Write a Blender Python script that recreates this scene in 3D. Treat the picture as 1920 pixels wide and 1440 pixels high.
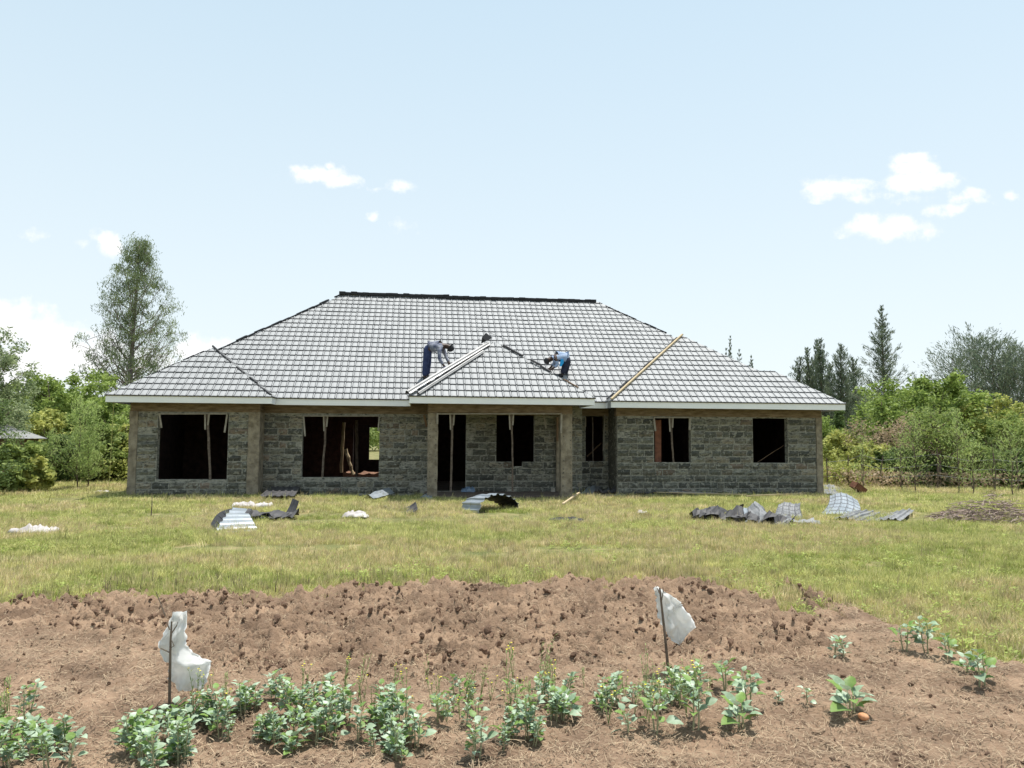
import bpy, bmesh, math, random
import numpy as np
from mathutils import Vector, Matrix, noise as mnoise
R = math.radians
random.seed(7); rng = np.random.default_rng(7)
for o in list(bpy.data.objects): bpy.data.objects.remove(o)
sc = bpy.context.scene; COL = sc.collection

# ------------------------------------------------------------ camera
FPX = 1450.0; PITCH = R(4.1); ROLL = .006; YAW = math.atan(.12); CZ = 1.6
CF = np.array([0, math.cos(PITCH), math.sin(PITCH)]); _u = np.array([0, -math.sin(PITCH), math.cos(PITCH)]); _r = np.array([1., 0, 0])
CR = _r*math.cos(ROLL)+_u*math.sin(ROLL); CU = _u*math.cos(ROLL)-_r*math.sin(ROLL); CP = np.array([0, 0, CZ])
cd = bpy.data.cameras.new('camera'); cam = bpy.data.objects.new('camera', cd); COL.objects.link(cam); sc.camera = cam
cd.sensor_width = 36; cd.lens = FPX/1920*36; cd.clip_end = 3000; cd.clip_start = .05
cam.matrix_world = Matrix(((CR[0], CU[0], -CF[0], 0), (CR[1], CU[1], -CF[1], 0), (CR[2], CU[2], -CF[2], CZ), (0, 0, 0, 1)))

# ------------------------------------------------------------ light
SUN = Vector((.17, .17, 1)).normalized()
sl = bpy.data.lights.new('sun', 'SUN'); so = bpy.data.objects.new('sun', sl); COL.objects.link(so)
sl.energy = 4.6; sl.angle = R(.5); sl.color = (1, .965, .91)
so.rotation_euler = (-SUN).to_track_quat('-Z', 'Y').to_euler()
SKY_STRENGTH = .15; EXPOSURE = .5
vs = sc.view_settings; vs.view_transform = 'Standard'; vs.look = 'None'; vs.gamma = 1; vs.exposure = EXPOSURE; vs.use_curve_mapping = False
w = bpy.data.worlds.new('World'); sc.world = w; w.use_nodes = True; nt = w.node_tree; N = nt.nodes; L = nt.links; N.clear()

def ray(u, v): return CF + CR*(u-960)/FPX + CU*(720-v)/FPX
def gnd(u, v, z=0):
    d = ray(u, v); p = CP + d*(z-CZ)/d[2]; return Vector(p)
def at(u, v, depth): return Vector(CP + ray(u, v)*depth)

bg = N.new('ShaderNodeBackground'); wo = N.new('ShaderNodeOutputWorld'); L.new(bg.outputs[0], wo.inputs[0])
sky = N.new('ShaderNodeTexSky'); sky.sky_type = 'NISHITA'; sky.sun_disc = False
sky.sun_elevation = math.asin(SUN.z); sky.sun_rotation = math.atan2(SUN.x, SUN.y); sky.air_density = 1.0; sky.dust_density = 2.2; sky.ozone_density = 1.2; sky.altitude = 1200
tc = N.new('ShaderNodeTexCoord'); sep = N.new('ShaderNodeSeparateXYZ'); L.new(tc.outputs['Generated'], sep.inputs[0])
def wm(op, a, b=None, c=None):
    n = N.new('ShaderNodeMath'); n.operation = op
    for i, x in enumerate((a, b, c)):
        if x is None: continue
        if isinstance(x, (int, float)): n.inputs[i].default_value = x
        else: L.new(x, n.inputs[i])
    return n.outputs[0]
yy = wm('MAXIMUM', sep.outputs[1], .05)
gx = wm('DIVIDE', sep.outputs[0], yy); gz = wm('DIVIDE', sep.outputs[2], yy)
cmb = N.new('ShaderNodeCombineXYZ'); L.new(gx, cmb.inputs[0]); L.new(gz, cmb.inputs[1])
def gno(u, v): d = ray(u, v); return d[0]/d[1], d[2]/d[1]
nz1 = N.new('ShaderNodeTexNoise'); nz1.inputs['Scale'].default_value = 34; nz1.inputs['Detail'].default_value = 7; nz1.inputs['Roughness'].default_value = .6; L.new(cmb.outputs[0], nz1.inputs['Vector'])
CL = [(600,325,42,15,1),(632,339,36,12,1),(612,312,14,9,1),(575,320,24,10,.75),(760,352,20,10,.7),(715,350,16,6,.4),(703,403,11,9,.6),(766,426,16,9,.3),
 (200,456,24,22,1),(158,458,22,7,.4),(62,440,18,8,.4),(30,612,70,40,1),(95,640,70,40,1),(160,665,90,42,1),(50,690,140,50,1),(250,680,90,32,.9),(372,660,55,28,1),(8,585,24,22,1),
 (1560,353,56,19,1),(1612,346,46,11,.75),(1700,342,50,17,1),(1735,336,60,15,1),(1718,318,42,15,1),(1714,298,32,12,1),(1768,328,30,11,1),(1668,430,72,20,1),(1638,418,30,15,1),(1688,416,32,14,1),
 (1770,392,30,13,.95),(1822,366,34,12,.6),(1840,380,18,8,.5),(1902,368,16,8,.6),(1650,372,60,7,.3)]
wn_ = N.new('ShaderNodeTexNoise'); wn_.inputs['Scale'].default_value = 22; wn_.inputs['Detail'].default_value = 5; L.new(cmb.outputs[0], wn_.inputs['Vector'])
wv = N.new('ShaderNodeVectorMath'); wv.operation = 'MULTIPLY_ADD'; L.new(wn_.outputs['Color'], wv.inputs[0]); wv.inputs[1].default_value = (.045, .022, 0); L.new(cmb.outputs[0], wv.inputs[2])
wv2 = N.new('ShaderNodeVectorMath'); wv2.operation = 'SUBTRACT'; L.new(wv.outputs[0], wv2.inputs[0]); wv2.inputs[1].default_value = (.0225, .011, 0)
acc = None
for (u, v, ru, rv, s) in CL:
    a, b = gno(u, v)
    sb = N.new('ShaderNodeVectorMath'); sb.operation = 'SUBTRACT'; L.new(wv2.outputs[0], sb.inputs[0]); sb.inputs[1].default_value = (a, b, 0)
    ml = N.new('ShaderNodeVectorMath'); ml.operation = 'MULTIPLY'; L.new(sb.outputs[0], ml.inputs[0]); ml.inputs[1].default_value = (FPX/ru/1.25, FPX/rv/1.25, 0)
    ln = N.new('ShaderNodeVectorMath'); ln.operation = 'LENGTH'; L.new(ml.outputs[0], ln.inputs[0])
    val = wm('MULTIPLY', wm('SUBTRACT', 1.0, ln.outputs['Value']), s)
    if s < 1: val = wm('MINIMUM', val, s*.42)
    acc = val if acc is None else wm('MAXIMUM', acc, val)
nzv = wm('MULTIPLY', wm('SUBTRACT', nz1.outputs[0], .5), 2.4)
cm = wm('ADD', acc, nzv)
mr = N.new('ShaderNodeMapRange'); mr.interpolation_type = 'SMOOTHSTEP'; mr.inputs[1].default_value = -.2; mr.inputs[2].default_value = .8; L.new(cm, mr.inputs[0])
cmask = wm('MULTIPLY', mr.outputs[0], wm('GREATER_THAN', sep.outputs[1], .06)); cmask = wm('MULTIPLY', cmask, wm('GREATER_THAN', acc, -.25))
# hazy milkiness of the air: pale mix that grows towards the horizon all round
el = wm('MAXIMUM', sep.outputs[2], 0.0)
hz = N.new('ShaderNodeMapRange'); hz.inputs[1].default_value = 0; hz.inputs[2].default_value = .75; hz.inputs[3].default_value = .94; hz.inputs[4].default_value = .68; L.new(el, hz.inputs[0])
mx = N.new('ShaderNodeMix'); mx.data_type = 'RGBA'; L.new(hz.outputs[0], mx.inputs['Factor']); L.new(sky.outputs[0], mx.inputs['A']); 
hc_ = N.new('ShaderNodeMapRange'); hc_.inputs[1].default_value = 0; hc_.inputs[2].default_value = .55; L.new(el, hc_.inputs[0])
mb_ = N.new('ShaderNodeMix'); mb_.data_type = 'RGBA'; L.new(hc_.outputs[0], mb_.inputs['Factor']); mb_.inputs['A'].default_value = (4.4, 4.72, 4.78, 1); mb_.inputs['B'].default_value = (3.3, 4.15, 4.5, 1); L.new(mb_.outputs['Result'], mx.inputs['B'])
mx2 = N.new('ShaderNodeMix'); mx2.data_type = 'RGBA'; L.new(cmask, mx2.inputs['Factor']); L.new(mx.outputs['Result'], mx2.inputs['A']); mx2.inputs['B'].default_value = (5.4, 5.4, 5.4, 1)
L.new(mx2.outputs['Result'], bg.inputs[0]); bg.inputs[1].default_value = SKY_STRENGTH

# ------------------------------------------------------------ helpers
def mat(name, col, rough=.9, col2=None, scale=5, col3=None, bump=0, bscale=40, metal=0, spec=.3, trans=0, detail=6, stretch=None, thr=(.35, .65), coord='Object', oi=0):
    m = bpy.data.materials.new(name); m.use_nodes = True; t = m.node_tree; n = t.nodes; l = t.links
    b = n['Principled BSDF']; b.inputs['Roughness'].default_value = rough; b.inputs['Metallic'].default_value = metal
    b.inputs['Specular IOR Level'].default_value = spec; b.inputs['Base Color'].default_value = (*col, 1)
    tcn = n.new('ShaderNodeTexCoord'); vec = tcn.outputs[coord]
    if coord == 'World': pass
    if stretch:
        mp = n.new('ShaderNodeMapping'); mp.inputs['Scale'].default_value = stretch; l.new(vec, mp.inputs[0]); vec = mp.outputs[0]
    out = None
    if col2:
        z = n.new('ShaderNodeTexNoise'); z.inputs['Scale'].default_value = scale; z.inputs['Detail'].default_value = detail; z.inputs['Roughness'].default_value = .6; l.new(vec, z.inputs['Vector'])
        r = n.new('ShaderNodeValToRGB'); r.color_ramp.elements[0].position = thr[0]; r.color_ramp.elements[1].position = thr[1]
        r.color_ramp.elements[0].color = (*col, 1); r.color_ramp.elements[1].color = (*col2, 1)
        if col3: e = r.color_ramp.elements.new((thr[0]+thr[1])/2); e.color = (*col3, 1)
        l.new(z.outputs[0], r.inputs[0]); out = r.outputs[0]
    if oi:   # individual pieces differ a little in tone
        o_ = n.new('ShaderNodeObjectInfo'); mrr = n.new('ShaderNodeMapRange'); mrr.inputs[3].default_value = 1-oi; mrr.inputs[4].default_value = 1+oi; l.new(o_.outputs['Random'], mrr.inputs[0])
        hs = n.new('ShaderNodeHueSaturation'); l.new(mrr.outputs[0], hs.inputs['Value'])
        if out is not None: l.new(out, hs.inputs['Color'])
        else: hs.inputs['Color'].default_value = (*col, 1)
        out = hs.outputs[0]
    if out is not None: l.new(out, b.inputs['Base Color'])
    if bump:
        z2 = n.new('ShaderNodeTexNoise'); z2.inputs['Scale'].default_value = bscale; z2.inputs['Detail'].default_value = 8; l.new(vec, z2.inputs['Vector'])
        bp = n.new('ShaderNodeBump'); bp.inputs['Strength'].default_value = 1; bp.inputs['Distance'].default_value = bump; l.new(z2.outputs[0], bp.inputs['Height']); l.new(bp.outputs[0], b.inputs['Normal'])
    if trans:
        tr = n.new('ShaderNodeBsdfTranslucent'); ms = n.new('ShaderNodeMixShader'); ms.inputs[0].default_value = trans
        if out is not None: l.new(out, tr.inputs[0])
        else: tr.inputs[0].default_value = (*col, 1)
        l.new(b.outputs[0], ms.inputs[1]); l.new(tr.outputs[0], ms.inputs[2]); l.new(ms.outputs[0], n['Material Output'].inputs[0])
    return m

def link(name, me, parent=None, mats=None, smooth=False):
    if mats and not me.materials:
        for m in (mats if isinstance(mats, (list, tuple)) else [mats]): me.materials.append(m)
    if smooth: me.polygons.foreach_set('use_smooth', [True]*len(me.polygons))
    o = bpy.data.objects.new(name, me); COL.objects.link(o)
    if parent: o.parent = parent
    return o
def pymesh(name, v, f, mi=None):
    me = bpy.data.meshes.new(name); me.from_pydata([tuple(x) for x in v], [], f)
    if mi is not None: me.polygons.foreach_set('material_index', mi)
    me.update(); return me
def quadmesh(name, V, Q, mi=None):
    """fast mesh: V (n,3) array, Q (m,k) array of equal-sized faces"""
    me = bpy.data.meshes.new(name); V = np.asarray(V, np.float32); Q = np.asarray(Q, np.int32); k = Q.shape[1]
    me.vertices.add(len(V)); me.vertices.foreach_set('co', V.ravel())
    me.loops.add(Q.size); me.loops.foreach_set('vertex_index', Q.ravel())
    me.polygons.add(len(Q)); me.polygons.foreach_set('loop_start', np.arange(0, Q.size, k, dtype=np.int32)); me.polygons.foreach_set('loop_total', np.full(len(Q), k, np.int32))
    if mi is not None: me.polygons.foreach_set('material_index', np.asarray(mi, np.int32))
    me.update(calc_edges=True); return me
def tag(o, label=None, cat=None, group=None, kind=None):
    if label: o['label'] = label
    if cat: o['category'] = cat
    if group: o['group'] = group
    if kind: o['kind'] = kind
    return o
def empty(name, loc, rz=0, **k):
    o = bpy.data.objects.new(name, None); COL.objects.link(o); o.location = loc; o.rotation_euler = (0, 0, rz); o.empty_display_size = .2; tag(o, **k); return o
class MB:
    def __init__(s): s.v = []; s.f = []; s.m = []
    def add(s, vs, fs, m=0):
        b = len(s.v); s.v += [tuple(x) for x in vs]; s.f += [tuple(i+b for i in f) for f in fs]; s.m += [m]*len(fs)
    def box(s, x0, x1, y0, y1, z0, z1, m=0, jit=0):
        v = [(x, y, z) for z in (z0, z1) for y in (y0, y1) for x in (x0, x1)]
        if jit: v = [tuple(c+random.uniform(-jit, jit) for c in p) for p in v]
        s.add(v, [(0,2,3,1),(4,5,7,6),(0,1,5,4),(2,6,7,3),(0,4,6,2),(1,3,7,5)], m)
    def tube(s, pts, rad, n=6, m=0, cap=True):
        pts = [Vector(p) for p in pts]
        if not isinstance(rad, (list, tuple)): rad = [rad]*len(pts)
        vs = []
        for i, p in enumerate(pts):
            t = (pts[min(i+1, len(pts)-1)]-pts[max(i-1, 0)])
            t = t.normalized() if t.length > 1e-9 else Vector((0, 0, 1))
            a = t.cross(Vector((0, 0, 1)) if abs(t.z) < .9 else Vector((1, 0, 0))).normalized(); b = t.cross(a)
            for k in range(n):
                g = 2*math.pi*k/n; vs.append(p+(a*math.cos(g)+b*math.sin(g))*rad[i])
        fs = [(i*n+k, i*n+(k+1) % n, (i+1)*n+(k+1) % n, (i+1)*n+k) for i in range(len(pts)-1) for k in range(n)]
        if cap: fs += [tuple(range(n))[::-1], tuple((len(pts)-1)*n+k for k in range(n))]
        s.add(vs, fs, m)
    def board(s, a, b, wdt, th, up=Vector((0, 0, 1)), m=0):
        a = Vector(a); b = Vector(b); d = (b-a).normalized(); sd = d.cross(Vector(up)).normalized(); n = sd.cross(d)
        vs = [p+sd*(wdt/2*i)+n*(th/2*j) for p in (a, b) for j in (-1, 1) for i in (-1, 1)]
        s.add(vs, [(0,1,3,2),(4,6,7,5),(0,4,5,1),(2,3,7,6),(0,2,6,4),(1,5,7,3)], m)
    def build(s, name, mats, parent=None, smooth=False):
        return link(name, pymesh(name, s.v, s.f, s.m), parent, mats, smooth)

def vnoise(x, y, seed=0):
    xi = np.floor(x).astype(np.int64); yi = np.floor(y).astype(np.int64); fx = x-xi; fy = y-yi
    fx = fx*fx*(3-2*fx); fy = fy*fy*(3-2*fy)
    def h(a, b):
        n = (a*374761393 + b*668265263 + seed*1442695041) & 0xFFFFFFFF
        n = ((n ^ (n >> 13))*1274126177) & 0xFFFFFFFF
        return ((n ^ (n >> 16)) & 0xFFFF)/65535.
    return (h(xi, yi)*(1-fx)+h(xi+1, yi)*fx)*(1-fy)+(h(xi, yi+1)*(1-fx)+h(xi+1, yi+1)*fx)*fy
def fbm(x, y, oct=4, seed=0, g=.5):
    s = 0; a = 1; t = 0
    for i in range(oct): s = s+a*vnoise(x*2**i+7.3*i, y*2**i-3.1*i, seed+i); t += a; a *= g
    return s/t

def instancer(name, pts, rot, scl, idx, sources, colname):
    """one 'stuff' object: mesh of points, geometry nodes put a source mesh on each"""
    c = bpy.data.collections.new(colname)
    for i, s in enumerate(sources):
        s.name = '%s_%02d' % (colname, i)
        for cc in list(s.users_collection): cc.objects.unlink(s)
        c.objects.link(s)
    me = bpy.data.meshes.new(name); me.vertices.add(len(pts)); me.vertices.foreach_set('co', np.asarray(pts, np.float32).ravel())
    a = me.attributes.new('rot', 'FLOAT_VECTOR', 'POINT'); a.data.foreach_set('vector', np.asarray(rot, np.float32).ravel())
    a = me.attributes.new('scl', 'FLOAT_VECTOR', 'POINT'); a.data.foreach_set('vector', np.asarray(scl, np.float32).ravel())
    a = me.attributes.new('idx', 'INT', 'POINT'); a.data.foreach_set('value', np.asarray(idx, np.int32))
    me.update(); o = link(name, me)
    g = bpy.data.node_groups.new(name, 'GeometryNodeTree'); g.interface.new_socket('Geometry', in_out='INPUT', socket_type='NodeSocketGeometry'); g.interface.new_socket('Geometry', in_out='OUTPUT', socket_type='NodeSocketGeometry')
    n = g.nodes; gi = n.new('NodeGroupInput'); go = n.new('NodeGroupOutput'); ip = n.new('GeometryNodeInstanceOnPoints'); ci = n.new('GeometryNodeCollectionInfo')
    ci.inputs['Collection'].default_value = c; ci.inputs['Separate Children'].default_value = True; ci.inputs['Reset Children'].default_value = True
    def na(nm, ty):
        x = n.new('GeometryNodeInputNamedAttribute'); x.data_type = ty; x.inputs['Name'].default_value = nm; return x.outputs['Attribute']
    g.links.new(gi.outputs[0], ip.inputs['Points']); g.links.new(ci.outputs[0], ip.inputs['Instance']); ip.inputs['Pick Instance'].default_value = True
    g.links.new(na('idx', 'INT'), ip.inputs['Instance Index']); g.links.new(na('rot', 'FLOAT_VECTOR'), ip.inputs['Rotation']); g.links.new(na('scl', 'FLOAT_VECTOR'), ip.inputs['Scale'])
    g.links.new(ip.outputs[0], go.inputs[0]); md = o.modifiers.new('scatter', 'NODES'); md.node_group = g
    return o

# ------------------------------------------------------------ materials
M = {}
M['grassgnd'] = mat('field_ground', (.10, .11, .035), 1, (.27, .215, .11), 1.6, (.16, .155, .055), bump=.02, bscale=25, coord='Object', detail=9)
M['blade'] = mat('grass_blade', (.25, .30, .075), .7, (.72, .63, .34), .8, (.52, .50, .20), trans=.35, coord='Object', detail=9, thr=(.34, .66), oi=.45)
M['bladedry'] = mat('dry_blade', (.55, .45, .24), .8, (.68, .58, .34), 1.5, trans=.3, oi=.4)
M['bladegrn'] = mat('green_blade', (.25, .32, .07), .7, (.42, .45, .13), 1.5, trans=.35, oi=.25)
M['soil'] = mat('soil', (.105, .067, .043), 1, (.31, .21, .137), 2.2, (.20, .133, .086), bump=.012, bscale=60, detail=12, thr=(.3, .7))
M['clod'] = mat('soil_clod', (.14, .09, .056), 1, (.32, .215, .135), 14, (.25, .15, .10), bump=.01, bscale=60, oi=.25)
M['straw'] = mat('straw', (.38, .29, .19), .9, (.22, .155, .10), 3, oi=.3)
M['mortar'] = mat('mortar', (.21, .205, .18), 1, (.35, .335, .28), 12, bump=.012, bscale=30)
SC = [((.09, .09, .073), (.19, .19, .155)), ((.13, .125, .098), (.25, .24, .19)), ((.055, .056, .05), (.135, .135, .113)), ((.155, .138, .103), (.29, .255, .195)), ((.095, .092, .074), (.21, .197, .157)), ((.125, .10, .075), (.24, .19, .145))]
M['stone'] = [mat('quarry_stone', a, .95, b, 14, bump=.03, bscale=22, oi=.32, thr=(.3, .7), stretch=(1, 1, 1.8), detail=10) for a, b in SC]
M['concrete'] = mat('column_concrete', (.15, .125, .09), 1, (.30, .26, .195), 6, (.23, .195, .145), bump=.012, bscale=18)
M['beam'] = mat('ring_beam_concrete', (.13, .092, .055), 1, (.26, .195, .13), 3, bump=.01, bscale=20, stretch=(1, 1, 5))
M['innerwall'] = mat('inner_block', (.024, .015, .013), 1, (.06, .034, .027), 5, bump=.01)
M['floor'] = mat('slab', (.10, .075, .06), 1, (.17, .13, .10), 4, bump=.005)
M['redsoil'] = mat('red_rubble', (.14, .075, .05), 1, (.26, .15, .10), 9)
M['fascia'] = mat('white_fascia_paint', (.86, .86, .86), .45, (.78, .785, .79), 2.5, thr=(.3, .8))
M['tile'] = mat('roof_tile_coating', (.272, .276, .276), .6, (.338, .342, .342), 3.5, thr=(.3, .7), oi=.045, spec=.3)
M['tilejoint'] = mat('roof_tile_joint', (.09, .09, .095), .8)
M['deck'] = mat('roof_underlay', (.05, .045, .042), .9)
M['roofplain'] = mat('roof_sheet_plain', (.27, .27, .27), .5, (.33, .33, .33), 3)
M['black'] = mat('black_sheet_back', (.018, .018, .02), .6)
M['galv'] = mat('galvanised_sheet', (.22, .25, .275), .42, (.34, .37, .40), 3, metal=.25, spec=.5)
M['darksheet'] = mat('dark_sheet', (.035, .034, .037), .6, (.085, .08, .08), 5)
M['greysheet'] = mat('weathered_sheet', (.12, .125, .13), .6, (.24, .24, .24), 4)
M['wood'] = mat('rough_timber', (.13, .08, .05), .9, (.24, .16, .10), 6, stretch=(1, 1, .3))
M['pole'] = mat('bark_pole', (.09, .068, .055), .95, (.19, .15, .12), 14, bump=.006, bscale=40)
M['palewood'] = mat('fresh_timber', (.38, .29, .17), .8, (.52, .42, .27), 5, stretch=(.3, 1, 1))
M['formwood'] = mat('formwork_board', (.24, .215, .18), .9, (.36, .33, .28), 8)
M['cap'] = mat('ridge_cap_metal', (.22, .215, .21), .45, (.31, .305, .30), 4, metal=.15)
M['sack'] = mat('white_sack', (.33, .30, .285), .8, (.50, .465, .45), 7)
M['bark'] = mat('tree_bark', (.10, .075, .055), .95, (.20, .155, .12), 8, bump=.01)
M['barkpale'] = mat('pale_bark', (.16, .125, .12), .95, (.27, .23, .21), 8)
def leafm(nm, a, b, t=.3, sc_=3.2): return mat(nm, a, .6, b, sc_, trans=t, oi=.0, spec=.25, thr=(.36, .6), detail=12)
M['l_bright'] = leafm('leaf_bright', (.11, .17, .035), (.34, .43, .11), .38)
M['l_mid'] = leafm('leaf_mid', (.12, .18, .05), (.36, .43, .13), .42)
M['l_grey'] = leafm('leaf_grey_green', (.13, .18, .085), (.36, .42, .22), .42)
M['l_euc'] = leafm('leaf_gum', (.085, .125, .06), (.25, .30, .13), .35, 1.0)
M['l_cas'] = leafm('leaf_needle', (.075, .115, .08), (.20, .235, .15), .35)  # lightened to put the haze over the far casuarinas into the leaf colour
M['l_casy'] = leafm('leaf_needle_young', (.26, .37, .10), (.50, .60, .22), .5)
M['l_dark'] = leafm('leaf_dark', (.07, .115, .035), (.20, .27, .09), .4)
M['l_dry'] = leafm('leaf_dry', (.30, .21, .14), (.52, .41, .27), .4)
M['l_yel'] = leafm('leaf_yellow_green', (.19, .24, .05), (.56, .56, .18), .42)

def paint_crevices_smears(m):  # crevice shade painted in as dark streaks; the pale smears are mortar colour
    t = m.node_tree; n = t.nodes; l = t.links; b = n['Principled BSDF']; src = b.inputs['Base Color'].links[0].from_socket
    g = n.new('ShaderNodeNewGeometry'); mp = n.new('ShaderNodeMapping'); mp.inputs['Scale'].default_value = (7, 7, 26); l.new(g.outputs['Position'], mp.inputs[0])
    z = n.new('ShaderNodeTexNoise'); z.inputs['Scale'].default_value = 1; z.inputs['Detail'].default_value = 6; z.inputs['Roughness'].default_value = .7; l.new(mp.outputs[0], z.inputs['Vector'])
    r_ = n.new('ShaderNodeMapRange'); r_.inputs[1].default_value = .52; r_.inputs[2].default_value = .60; l.new(z.outputs[0], r_.inputs[0])
    x = n.new('ShaderNodeMix'); x.data_type = 'RGBA'; l.new(r_.outputs[0], x.inputs['Factor']); l.new(src, x.inputs['A']); x.inputs['B'].default_value = (.07, .07, .06, 1)
    z2 = n.new('ShaderNodeTexNoise'); z2.inputs['Scale'].default_value = 9; z2.inputs['Detail'].default_value = 7; l.new(g.outputs['Position'], z2.inputs['Vector'])
    r2 = n.new('ShaderNodeMapRange'); r2.inputs[1].default_value = .57; r2.inputs[2].default_value = .64; l.new(z2.outputs[0], r2.inputs[0])
    x2 = n.new('ShaderNodeMix'); x2.data_type = 'RGBA'; l.new(r2.outputs[0], x2.inputs['Factor']); l.new(x.outputs['Result'], x2.inputs['A']); x2.inputs['B'].default_value = (.27, .26, .215, 1)
    l.new(x2.outputs['Result'], b.inputs['Base Color'])
for m_ in M['stone']+[M['mortar']]: paint_crevices_smears(m_)
# ------------------------------------------------------------ ground
BND = [(-500, 1150), (0, 1138), (120, 1118), (250, 1104), (470, 1110), (640, 1098), (870, 1092), (1100, 1085), (1300, 1078), (1440, 1078), (1475, 1112), (1520, 1165), (1600, 1176), (1690, 1184), (1770, 1212), (1850, 1236), (1920, 1256), (2300, 1290)]
bp = [gnd(*p) for p in BND]; bxs = np.array([p.x for p in bp]); bys = np.array([p.y for p in bp]); od = np.argsort(bxs); bxs = bxs[od]; bys = bys[od]
def soil_edge(x): return np.interp(x, bxs, bys)
def soil_mask(x, y):   # >0 inside soil, metres
    x = np.asarray(x, float); y = np.asarray(y, float)
    return soil_edge(x)-y+(fbm(x*2.6, y*2.6, 4, 5)-.5)*1.1-.12
def tilled(x, y):
    t = np.clip((y-5.15-.25*np.sin(x*1.3)-.35*np.clip(-x-1.5, 0, 3))/.5, 0, 1)
    t = t*np.clip((.43*y-x)/.35, 0, 1)*np.clip((x+6.3-.2*y+1.9)/1.0, 0, 1)
    return t
def soil_h(x, y):
    t = tilled(x, y)
    n1 = fbm(x*5.5, y*7, 3, 11); n2 = fbm(x*16, y*18, 3, 21); n3 = fbm(x*45, y*45, 2, 31)
    n5 = fbm(x*22, y*40, 2, 81); rough = np.maximum(n1-.42, 0)*.08+np.maximum(n2-.45, 0)*.16+n3*.04+np.maximum(n5-.5, 0)*.10-np.maximum(.42-n2, 0)*.10-.045+np.abs(2*fbm(x*8.5+4, y*11, 2, 111)-1)**.8*.06+np.abs(2*fbm(x*21, y*25+2, 2, 121)-1)**.8*.04*(.3+n1)
    smooth = fbm(x*2, y*2, 3, 41)*.05+np.maximum(n2-.48, 0)*.07+n3*.02
    furrow = .02*np.sin(y*7+fbm(x, y, 2, 3)*3)
    return .012+t*(rough+furrow*0)+(1-t)*(smooth+furrow*.6)
# meshes
def grid(xs, ys, hf):
    X, Y = np.meshgrid(xs, ys); Z = hf(X, Y); nx = len(xs); ny = len(ys)
    V = np.stack([X, Y, Z], -1).reshape(-1, 3); i = np.arange(nx*ny).reshape(ny, nx)
    Q = np.stack([i[:-1, :-1], i[:-1, 1:], i[1:, 1:], i[1:, :-1]], -1).reshape(-1, 4); return V, Q
def gh(x, y): return (fbm(x*.5, y*.5, 3, 77)-.5)*.05*np.clip((30-np.hypot(x, y))/8, 0, 1)
xs = np.concatenate([[-900, -300, -100, -50, -32], np.arange(-24, 24.1, .5), [32, 50, 100, 300, 900]]); ys = np.concatenate([[-200, -40, -10], np.arange(0, 40, .5), [45, 60, 100, 250, 600, 1500]])
V, Q = grid(xs.astype(float), ys.astype(float), gh)
tag(link('ground', quadmesh('ground', V, Q), None, M['grassgnd'], True), kind='structure', label='grassy field')
ys = [2.6]
while ys[-1] < 10.6: ys.append(ys[-1]+max(.0125, ys[-1]*.0034))
xs = np.arange(-8.2, 8.2, .022); ys = np.array(ys)
def sh(x, y):
    mk = np.clip(soil_mask(x, y)/.35, 0, 1); return gh(x, y)+.004+soil_h(x, y)*mk-(1-mk)*.05
V, Q = grid(xs, ys, sh)
tag(link('soil', quadmesh('soil', V, Q), None, M['soil'], True), kind='structure', label='dug brown garden soil')
def groundz(x, y):
    a = np.array([x]); b = np.array([y]); return float(max(gh(a, b)[0], sh(a, b)[0]))
def G(u, v):
    p = gnd(u, v)
    for _ in range(3): z = groundz(p.x, p.y); p = gnd(u, v, z)
    return Vector((p.x, p.y, z))

# ------------------------------------------------------------ house frame
O = gnd(240, 932); EX = Vector((math.cos(YAW), math.sin(YAW), 0)); EY = Vector((-math.sin(YAW), math.cos(YAW), 0))
HM = Matrix(((EX.x, EY.x, 0, O.x), (EX.y, EY.y, 0, O.y), (0, 0, 1, 0), (0, 0, 0, 1))); HI = HM.inverted()
CH = HI @ Vector((0, 0, CZ))
def hpl(u, v, hy):      # pixel onto the vertical house plane y=hy
    d = HI.to_3x3() @ Vector(ray(u, v)); return CH + d*((hy-CH.y)/d.y)
house = empty('stone_house', O, YAW, label='long unfinished stone bungalow with a grey tiled hip roof', cat='house')
S = .72; E0 = 2.70
# --- stone blocks
def block_mesh(L_, H_, mt, seed):
    rr = random.Random(seed); nx, nz = 4, 2; vs = []; fs = []
    for j in range(nz+1):
        for i in range(nx+1):
            edge = i in (0, nx) or j in (0, nz)
            x = (i/nx-.5)*L_; z = (j/nz-.5)*H_
            x += rr.uniform(-.012, .012) if not edge else rr.uniform(-.008, .006)*(1 if x > 0 else -1); z += rr.uniform(-.008, .006)*(1 if z > 0 else -1)
            y = -.012 if edge else -rr.uniform(.032, .052)
            vs.append((x, y, z))
    k = nx+1
    for j in range(nz):
        for i in range(nx): fs.append((j*k+i, j*k+i+1, (j+1)*k+i+1, (j+1)*k+i))
    per = [i for i in range(k)]+[j*k+nx for j in range(1, nz+1)]+[nz*k+i for i in range(nx-1, -1, -1)]+[j*k for j in range(nz-1, 0, -1)]
    b = len(vs)
    for p in per: x, y, z = vs[p]; vs.append((x, .03, z))
    n = len(per)
    for q in range(n): fs.append((per[q], b+q, b+(q+1) % n, per[(q+1) % n]))
    me = pymesh('stone_block', vs, fs); me.materials.append(mt); return me
BM = [[block_mesh(.38, .155, M['stone'][m], 50+m*10+s) for s in range(4)] for m in range(6)]
CO = .185
blocks = []   # (x, hy, z, length, mesh, wall index)
walls = []
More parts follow.
